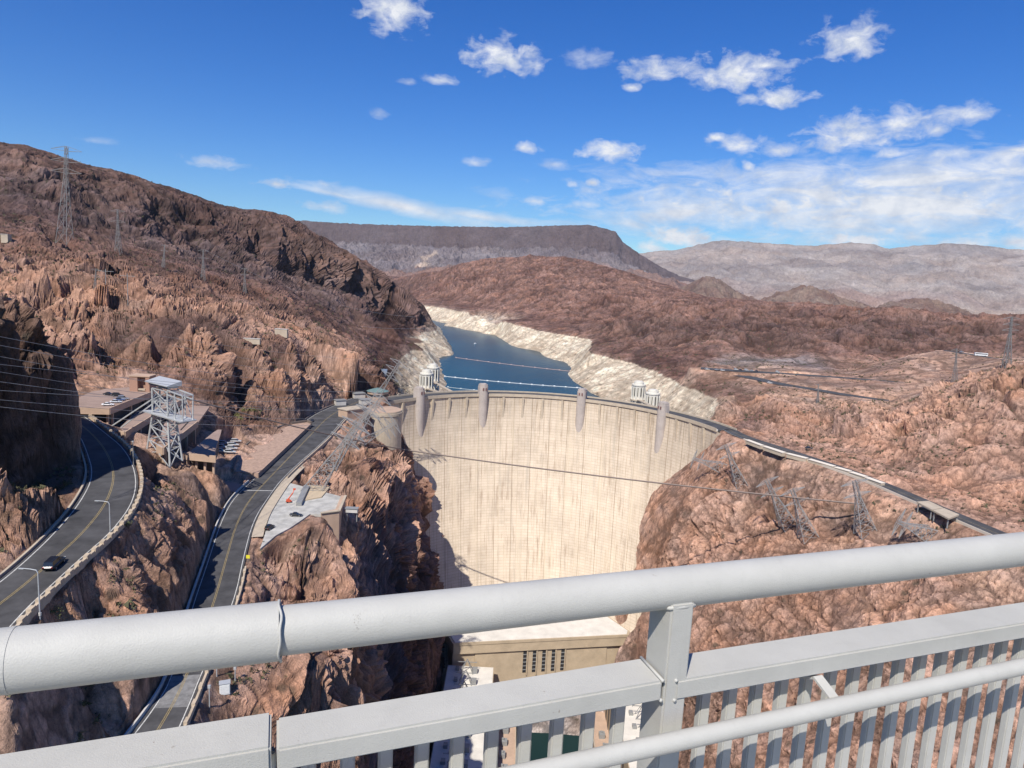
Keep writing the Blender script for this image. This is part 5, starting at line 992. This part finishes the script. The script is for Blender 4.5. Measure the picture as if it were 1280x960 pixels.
P2_, h2_ = ROADM['road2']; i0 = int(np.argmin(np.hypot(*(P2_[:, :2]-PZ(216, 881, 181)[:2]).T))); i1 = int(np.argmin(np.hypot(*(P2_[:, :2]-PZ(234, 842, 181)[:2]).T))); i0, i1 = sorted((i0, i1))
ribbon('worn_road', P2_[i0:i1+1], h2_[i0:i1+1]-.9, mat('worn pale asphalt', (.19, .185, .18), .9, var=.35, vscale=.6), .006)
for u, v in ((226, 818), (285, 612)):
    i0 = int(np.argmin(np.hypot(*(P2_[:, :2]-PZ(u+15, v, 181)[:2]).T))); q = P2_[i0]; tg = (P2_[i0+1]-P2_[i0])[:2]; tg /= np.linalg.norm(tg); nn_ = np.array([tg[1], -tg[0]]); w_ = h2_[i0]-.9; mb = MB(); mb.add([(*(q[:2]+nn_*a*w_+tg*b*.3), q[2]+.016) for a, b in ((-1, -1), (1, -1), (1, 1), (-1, 1))], [(0, 1, 2, 3)]); tag(mb.build('stop_line', PAINTW), kind='structure')
# ================================================================== lattice pylons
LATT = mat('lattice steel', (.33, .325, .315), .6, .3, var=.12)
PYLM = mat('dull pylon steel', (.235, .225, .215), .65, .25, var=.15)
def pylon(label, base, top, wb=None, group=None, arms=2, r=.16, armlen=None, name='pylon', mat_=None):
    base = np.array(base, float); top = np.array(top, float); ax = top-base; H = np.linalg.norm(ax); wb = wb or H*.125; t = thing(name, label, 'pylon', tuple(base), 0, group); L = tuple(base)
    az_ = ax/H; e1 = np.cross(az_, [0, 1, 0]); e1 /= np.linalg.norm(e1); e2 = np.cross(az_, e1); m_ = mat_ or PYLM; r = r*.72
    def Q(f, a, b, w_): return base+ax*f+e1*a*w_/2+e2*b*w_/2
    ct = wb*.24
    mb = MB(); lattice(mb, [Q(-.05, i, j, wb) for i, j in ((-1, -1), (1, -1), (1, 1), (-1, 1))], [Q(.68, i, j, ct) for i, j in ((-1, -1), (1, -1), (1, 1), (-1, 1))], 5, r*1.5, r*.8); pp(mb.build('leg_frame', m_), t, L)
    mb = MB(); lattice(mb, [Q(.68, i, j, ct) for i, j in ((-1, -1), (1, -1), (1, 1), (-1, 1))], [Q(1, i, j, ct*.8) for i, j in ((-1, -1), (1, -1), (1, 1), (-1, 1))], 3, r*1.2, r*.7); pp(mb.build('mast', m_), t, L)
    al = armlen or H*.17
    for f in np.linspace(.72, .95, arms):
        mb = MB(); ends = []
        for s_ in (-1, 1):
            tip = base+ax*(f+.01)+e1*al*s_; ends.append(tip)
            for j in (-1, 1): mb.bar(Q(f, s_, j, ct), tip, r); mb.bar(Q(f+.05, s_, j, ct), tip, r)
        pp(mb.build('cross_arm', m_), t, L)
    return t
def pyl_px(label, bu, bv, tu, tv, ydist=None, **k):
    b = hitpx(bu, bv) if ydist is None else PY(bu, bv, ydist); tp = PY(tu, tv, b[1]); return pylon(label, b, tp, **k)
pyl_px('tall pylon on the far left hillside breaking the skyline', 81, 300, 83, 183, r=.28, arms=3); pyl_px('pylon below the paired dark cliff clefts on the left hillside', 148, 318, 147, 262, r=.2)
pyl_px('small pale pylon right of the cleft pylon on the left slope', 204, 334, 206, 306, r=.17); pyl_px('small pale pylon farther right under the cliff columns', 254, 352, 254, 312, r=.17); pyl_px('faint pylon on the talus below the long cliff band', 306, 366, 306, 335, r=.15)
pyl_px('slim pylon left of the two poles on the tan slope', 118, 372, 120, 336, r=.13)
pyl_px('tall double pylon at the far right edge on the red hill', 1258, 458, 1265, 396, r=.26, arms=3); pyl_px('grey pylon beside the distant road at far right', 1193, 478, 1196, 436, r=.2)
pyl_px('grey pylon standing below the lower far road', 1022, 505, 1023, 480, r=.2); pyl_px('faint pylon on the brown hill right of centre', 1073, 412, 1074, 388, r=.2, ydist=1250); pyl_px('faint pylon on the brown hill above the car park', 991, 400, 991, 380, r=.2, ydist=1400)
for u0, v0, u1, lab in ((132, 378, 132, 'left wooden pole of the pair on the tan slope'), (160, 384, 159, 'right wooden pole of the pair on the tan slope')):
    b = hitpx(u0, v0); tp = PY(u1, v0-42, b[1]); t = thing('utility_pole', lab, 'pole', tuple(b)); mb = MB(); mb.tube([b-np.array([0, 0, 2]), tp], .22, 6); pp(mb.build('shaft', STEELD), t, tuple(b)); mb = MB(); mb.bar(tp+np.array([-5, 0, -1.5]), tp+np.array([5, 0, -1.5]), .25); pp(mb.build('cross_arm', STEELD), t, tuple(b))
# leaning canyon-edge towers, right wall
G2 = 'lattice towers leaning over the right canyon wall'
for (bu, bv, tu, tv, w_, lab) in [(925, 605, 907, 556, 7, 'leaning lattice tower closest to the right end of the dam'), (903, 585, 866, 573, 7, 'lattice tower lying low over the dam face, leftmost on the right wall'), (985, 655, 958, 600, 8, 'leaning lattice tower above the two dark rock clefts'), (1010, 670, 990, 612, 8, 'lattice tower between the cleft tower and the block row'), (1082, 665, 1068, 601, 8, 'leaning lattice tower under the last parapet blocks'), (1160, 668, 1122, 652, 7, 'lattice tower lying low beneath the flat roofed shelter')]:
    pyl_px(lab, bu, bv, tu, tv, wb=w_, group=G2, mat_=LATT, r=.235, arms=2, armlen=6.5, name='canyon_tower')
G3 = 'lattice towers leaning out from the left canyon rim'
for (bu, bv, tu, tv, yd, w_, lab) in [(392, 612, 447, 528, 285, 8, 'long lattice tower leaning right from the back of the concrete lot'), (408, 590, 462, 512, 330, 8, 'second lattice tower leaning out behind the lot'), (425, 572, 478, 495, 380, 8, 'third lattice tower leaning towards the round abutment'), (455, 520, 500, 452, 470, 7, 'farthest lattice tower, leaning in front of the pale shore slope'), (430, 548, 470, 500, 420, 7, 'lattice tower half hidden behind the round abutment'), (440, 560, 495, 528, 385, 6, 'low lattice tower pointing at the dam crest')]:
    pyl_px(lab, bu, bv, tu, tv, ydist=yd, wb=w_, group=G3, mat_=LATT, r=.235, arms=3, armlen=7, name='canyon_tower')
# ================================================================== wires
WIRE = mat('wire', (.34, .335, .33), .55, .2); ROPE = mat('cableway rope', (.20, .155, .13), .7)
def wire(label, a, b, sag, r=.07, m=WIRE, name='power_line', group='power lines'):
    a, b = np.array(a), np.array(b); pts = [a+(b-a)*t-np.array([0, 0, sag*4*t*(1-t)]) for t in np.linspace(0, 1, 40)]; mb = MB(); mb.tube(pts, r, 5); o = mb.build(name, m); tag(o, label, 'cable', group); return o
tz = T(wx*.9, 2, htop-3)
ends = [PY(440, 470, 470), PY(470, 500, 380), PY(495, 530, 385), PY(462, 514, 330), PY(447, 530, 285), PY(500, 455, 470)]
for i, (u0, v0, y0, e_, sag, lab) in enumerate([(-30, 415, 150, PY(447, 479, 470), 4, 'thin power line highest across the shaded knob'), (-30, 426, 150, PY(455, 489, 470), 4, 'thin power line just below the highest one at left'), (-30, 473, 150, PY(462, 512, 330), 3, 'thin power line crossing the middle of the shaded knob'), (-30, 486, 150, PY(478, 495, 380), 3, 'thin power line just above the top parking deck'), (-30, 505, 150, PY(447, 528, 285), 3, 'thin power line lowest across the shaded knob'),
        (200, 420, 300, PY(500, 452, 470), 2, 'thin wire over the tan rocks left of the dam'), (215, 432, 300, PY(497, 470, 470), 2, 'thin wire just under the uppermost one over the tan rocks'), (222, 442, 300, PY(490, 480, 470), 2, 'thin wire third from the top over the tan rocks'), (280, 372, 700, PY(560, 408, 1050), 14, 'pale wire strung along the foot of the columnar cliffs'), (255, 312, 0, PY(520, 396, 1050), 16, 'faint wire above the pale one under the columnar cliffs')]):
    wire(lab, PY(u0, v0, y0) if y0 else PY(u0, v0, 760), e_, sag, .055 if i < 5 else (.05 if i < 8 else .14))
for i, (v0, e_, lab) in enumerate([(440, (445, 500, 330), 'thin power line between the upper pair and the deck lines'), (452, (468, 488, 470), 'thin power line crossing just above the parked cars'), (497, (492, 520, 385), 'thin power line running in front of the steel tower house'), (460, (430, 512, 420), 'thin power line level with the red-brown lift building')]): wire(lab, PY(-30, v0, 150), PY(*e_), 3, .05)
wire('thick dark cableway rope strung across the dam face to the right wall', PY(505, 562, 400), PY(1330, 652, 300), 3, .42, ROPE, 'cableway_rope', 'cableway ropes'); wire('cableway rope from the steel tower to the round abutment', tz, PY(505, 562, 400), 1.5, .30, ROPE, 'cableway_rope', 'cableway ropes')
# ================================================================== street lamps, signs, small things
def lamp(label, bu, bv, tu, tv, arm, z):
    b = PZ(bu, bv, z); tp = PY(tu, tv, b[1]); H = tp[2]-z; t = thing('street_lamp', label, 'lamp', tuple(b)); mb = MB(); mb.tube([(0, 0, -1), (0, 0, H*.92), (-.25, 0, H*.98), (arm*.5, 0, H), (arm, 0, H+.05)], [.14, .1, .09, .08, .07], 8); mb.build('pole', STEEL, t)
    mb = MB(); mb.box((arm-.35, 0, H), (.9, .34, .16)); mb.build('lamp_head', STEEL, t, bevel=.03); mb = MB(); mb.tube([(0, 0, -.2), (0, 0, .35)], .26, 10); mb.build('base', CONCG, t); return t
lamp('grey street lamp by the black SUV, arm over the road', 50, 768, 51, 712, -2.6, 208.6); lamp('grey street lamp on the outer bend of the left road', 138, 668, 139, 627, -2.6, 208.6)
b = PZ(167, 585, 208); t = thing('light_pole', 'slim grey pole at the bend beneath the middle parking deck', 'pole', tuple(b)); mb = MB(); mb.tube([(0, 0, -8), (0, 0, 8.5)], .16, 8); mb.build('pole', STEELD, t); mb = MB(); mb.box((0, 0, 8.6), (.5, .5, .3)); mb.build('lamp_head', STEEL, t)
q = PZ(310, 703, 181.3); t = thing('road_sign', 'small yellow warning sign on the pavement beside the road', 'sign', tuple(q)); mb = MB(); mb.tube([(0, 0, -.2), (0, 0, 2.2)], .05, 6); mb.build('post', STEELD, t); mb = MB(); mb.prism([(-.55, -.02), (.55, -.02), (.55, .02), (-.55, .02)], 1.3, 2.4); mb.build('panel', mat('sign yellow', (.75, .66, .03), .5, var=.03), t)
q = hitpx(281, 866)+np.array([0, 0, .6]); t = thing('utility_cabinet', 'white utility cabinet on the slope below the lower road', 'cabinet', tuple(q), .4); mb = MB(); mb.box((0, 0, .6), (2.2, 1.5, 2.6)); mb.build('body', mat('cabinet white', (.72, .72, .70), .5), t, bevel=.04); mb = MB(); mb.box((0, -.78, .6), (1.9, .05, 2.1)); mb.build('door', mat('cabinet door', (.66, .66, .64), .5), t); mb = MB(); mb.box((0, 0, 1.98), (2.4, 1.7, .12)); mb.build('roof', STEEL, t)
for (u, v, hh2, lab) in ((262, 885, 5, 'grey pipe stand leaning by the parapet of the lower road'), (294, 852, 3.4, 'small grey post right of the white cabinet'), (271, 846, 4, 'thin post on the parapet above the white cabinet')):
    q = hitpx(u, v); t = thing('utility_post', lab, 'post', tuple(q)); mb = MB(); mb.tube([(0, 0, -1), (0, 0, hh2)], .13, 8); mb.build('pole', STEEL, t); mb = MB(); mb.box((0, 0, hh2), (.6, .4, .7)); mb.build('box', STEEL, t)
# buoy lines and boat
for lab, a, b, n_, m_ in (('pinkish outer buoy line across the lake', (570, 447, 145), (712, 464, 145), 60, mat('faded orange buoys', (.55, .36, .30), .6)), ('white inner buoy line across the lake near the dam', (556, 470.5, 145), (726, 485, 145), 75, mat('white buoys', (.8, .8, .8), .6)), ('faint buoy line closest to the dam crest', (560, 484, 145), (640, 490, 145), 30, mat('grey buoys', (.45, .5, .52), .6))):
    A_, B_ = PZ(*a), PZ(*b); t = thing('buoy_line', lab, 'buoy line', tuple(A_)); mb = MB(); pts = [A_+(B_-A_)*f+np.array([0, -14*4*f*(1-f)*.5, .15]) for f in np.linspace(0, 1, n_)]; mb.tube(pts, .28, 6); pp(mb.build('float_rope', m_), t, tuple(A_))
    for k_ in range(0, n_, 6):
        mb = MB(); p = pts[k_]; mb.tube([p+np.array([-1, 0, .1]), p+np.array([1, 0, .1])], .65, 8); pp(mb.build('float', m_), t, tuple(A_))
q = PZ(594, 430, 145); t = thing('motor_boat', 'tiny white motor boat alone on the lake', 'boat', tuple(q), 1.0); mb = MB(); mb.add([(-3.5, -1.2, .9), (1.5, -1.2, .95), (4, 0, 1.2), (1.5, 1.2, .95), (-3.5, 1.2, .9), (-3.3, -.8, -.2), (1, -.7, -.2), (3, 0, 0), (1, .7, -.2), (-3.3, .8, -.2)], [(0, 1, 2, 3, 4), (9, 8, 7, 6, 5)]+[(i, (i+1) % 5, 5+(i+1) % 5, 5+i) for i in range(5)]); mb.build('hull', paint('boat white', (.8, .8, .8)), t); mb = MB(); mb.box((-.3, 0, 1.6), (2, 1.6, 1.2), 0, 0, .8); mb.build('cabin', paint('boat cabin', (.75, .76, .78)), t)
# ================================================================== shrubs and palms
LEAF = mat('dry shrub leaf', (.115, .125, .05), .8, var=.35, vscale=2); PALM = mat('palm frond', (.16, .16, .05), .7, var=.3, vscale=2); WOOD = mat('shrub wood', (.16, .11, .07), .9)
def shrub(label, p, r, m=LEAF, nleaf=420, cat='shrub', name='shrub', trunk=.3, seed=0):
    rg = random.Random(seed); t = thing(name, label, cat, tuple(p)); mb = MB()
    for k in range(7):
        a = rg.uniform(0, 6.28); mb.tube([(0, 0, -.3), (math.cos(a)*r*.4, math.sin(a)*r*.4, r*.5+trunk), (math.cos(a)*r*.75, math.sin(a)*r*.75, r*rg.uniform(.5, 1.1)+trunk)], [r*.05, r*.035, r*.015], 5)
    mb.build('stems', WOOD, t); mb = MB(); cl = [(rg.gauss(0, .45)*r, rg.gauss(0, .45)*r, trunk+r*rg.uniform(.3, 1.05)) for _ in range(14)]
    for k in range(nleaf):
        c0 = rg.choice(cl); c1 = Vector(c0)+Vector((rg.gauss(0, .18), rg.gauss(0, .18), rg.gauss(0, .16)))*r; d1 = Vector((rg.gauss(0, 1), rg.gauss(0, 1), rg.gauss(0, 1))).normalized()*r*.1; d2 = d1.cross(Vector((rg.gauss(0, 1), rg.gauss(0, 1), rg.gauss(0, 1)))).normalized()*r*.06
        mb.add([c1-d1, c1+d2, c1+d1, c1-d2], [(0, 1, 2, 3)])
    mb.build('foliage', m, t); return t
shrub('dry green bush below the street lamp by the left road', hitpx(64, 772), 1.7, seed=1); shrub('small yellow-green bush on the rock by the road bend', hitpx(160, 660), 1.1, seed=2); shrub('dark bush on the boulder slope under the top rail', hitpx(112, 858), 1.0, seed=3); shrub('grey-green bush at the foot of the boulder slope', hitpx(98, 928), 1.1, seed=4); shrub('small bush on the red slope right of the white cabinet', hitpx(358, 850), .8, seed=5); shrub('low bush on the ledge above the shaded knob', hitpx(88, 428), 1.6, seed=6)
def palm(label, p, h, seed):
    rg = random.Random(seed); t = thing('palm_tree', label, 'palm', tuple(p)); mb = MB(); mb.tube([(0, 0, -1), (.1, 0, h*.5), (0, .1, h)], [.3, .24, .22], 8); mb.build('trunk', WOOD, t); mb = MB()
    for k in range(34):
        a = rg.uniform(0, 6.28); e_ = rg.uniform(-.5, 1.2); ln = rg.uniform(1.8, 2.6); prev = Vector((0, .1, h)); wd_ = .5
        for j in range(4):
            dd_ = Vector((math.cos(a)*math.cos(e_-j*.4), math.sin(a)*math.cos(e_-j*.4), math.sin(e_-j*.4)))*ln/4; sd = Vector((-math.sin(a), math.cos(a), 0))*wd_*(1-j*.22); nx_ = prev+dd_; s2 = sd*(1-.25) if j < 3 else sd*.1; mb.add([prev-sd*.5, prev+sd*.5, nx_+s2*.5, nx_-s2*.5], [(0, 1, 2, 3)]); prev = nx_
    mb.build('crown', PALM, t)
for i, (u, v) in enumerate(((296, 524), (304, 520), (312, 522), (318, 518), (301, 530))): palm(['leftmost palm in the shaded corner behind the curved deck', 'second palm from the left in front of the dark rock', 'tallest middle palm before the dark rock face', 'rightmost palm by the island road', 'lowest palm, nearest the white vans'][i], hitpx(u, v+8), 6+(i*37 % 3), 20+i)

# ================================================================== desert scrub (uncountable)
def scrub():
    rg = np.random.RandomState(5); th, lr, q = TER; nt, nr = q.shape[:2]; n = 14000
    i = rg.randint(5, nt-5, n*6); j = rg.randint(20, nr-40, n*6); P = q[i, j]; r = np.hypot(P[:, 0], P[:, 1]); a = q[i+3, j]-q[i-3, j]; b = q[i, j+3]-q[i, j-3]; N = np.cross(b, a); N /= np.linalg.norm(N, axis=1, keepdims=True)+1e-9
    ok = (np.abs(N[:, 2]) > .62) & (r < 1300) & (P[:, 2] > 176) & (vnoise(P.astype(np.float32)/45, 3) > -.15)
    for k in RC:
        Q = resample(np.c_[RC[k], HW[k]], 6.0); d = np.full(len(P), 1e9)
        for w_ in Q: d = np.minimum(d, np.hypot(P[:, 0]-w_[0], P[:, 1]-w_[1])-w_[3])
        ok &= d > 4
    for poly, zf in FLATS:
        c = np.mean([PZ(u, v, zf)[:2] for u, v in poly], 0); ok &= np.hypot(P[:, 0]-c[0], P[:, 1]-c[1]) > 26
    c = PZ(330, 565, 182); ok &= np.hypot(P[:, 0]-c[0], P[:, 1]-c[1]) > 40; c = PZ(190, 530, 206); ok &= np.hypot(P[:, 0]-c[0], P[:, 1]-c[1]) > 48
    P = P[ok][:n]; m = len(P); s_ = rg.uniform(.35, 1.05, m)*np.where(np.hypot(P[:, 0], P[:, 1]) > 500, 1.3, 1); K = 9
    base = np.repeat(P, K, 0)+rg.normal(0, .45, (m*K, 3))*np.repeat(s_, K)[:, None]*np.array([1, 1, .6])+np.repeat(s_, K)[:, None]*np.array([0, 0, .45])
    sz = np.repeat(s_, K)[:, None]*.42; tri = np.stack([base+rg.normal(0, 1, (m*K, 3))*sz for _ in range(3)], 1).reshape(-1, 3)
    me = bpy.data.meshes.new('desert_scrub'); me.from_pydata(tri.tolist(), [], [(3*k, 3*k+1, 3*k+2) for k in range(m*K)]); o = link('desert_scrub', me, mat('dry scrub', (.085, .08, .042), .9, var=.45, vscale=.35)); tag(o, 'low dry desert scrub dotted over the rocky slopes', 'scrub', kind='stuff')
scrub()

# ================================================================== air
hz = MB(); hz.box((0, 5200, 640), (26000, 11400, 1300)); HM = bpy.data.materials.new('haze'); HM.use_nodes = True; w = NT(HM.node_tree)
pv_ = w.new('ShaderNodeVolumePrincipled', i_Density=2.2e-5, i_Anisotropy=.3); pv_.inputs['Color'].default_value = (.82, .88, .97, 1); o_ = w.new('ShaderNodeOutputMaterial'); w.link(pv_.outputs[0], o_.inputs['Volume'])
tag(hz.build('haze', HM), 'thin pale blue haze in front of the far mountains', 'haze', kind='stuff')

# ================================================================== small far pieces of concrete
for (u, v, d_, lab) in ((352, 420, (9, 3, 6), 'pale concrete block wall standing on the tan hilltop left of the dam'), (8, 302, (5, 4, 6), 'small pale block on the slope at the left edge of the picture'), (312, 428, (14, 2, 3.5), 'low concrete wall on the ledge between the tan bluffs')):
    q = hitpx(u, v); t = thing('concrete_wall', lab, 'wall', tuple(q)); mb = MB(); mb.box((0, 0, d_[2]/2-1), (d_[0], d_[1], d_[2])); mb.build('wall_body', CONC, t); mb = MB(); mb.box((0, 0, d_[2]-.85), (d_[0]+.4, d_[1]+.4, .3)); mb.build('coping', CONCG, t)
# worn spot on the top rail
mb = MB(); rg = random.Random(11)
def on_tube(u, v, r):
    d = ray(u, v); a = np.array(rd); w0 = CAM-ra; dp = d-a*(d@a); wp = w0-a*(w0@a); A_, B_, C_ = dp@dp, 2*dp@wp, wp@wp-r*r; k = (-B_-math.sqrt(max(0, B_*B_-4*A_*C_)))/(2*A_); return CAM+d*k
for _ in range(34):
    u, v = 446+rg.gauss(0, 2.4), 778+rg.uniform(-11, 12); p = [on_tube(u+rg.uniform(-1.1, 1.1), v+rg.uniform(-1.4, 1.4), RT+.0005) for k in range(3)]; mb.add(p, [(0, 1, 2)])
rp(mb.build('paint_scuff', mat('bare primer', (.30, .265, .225), .8)))
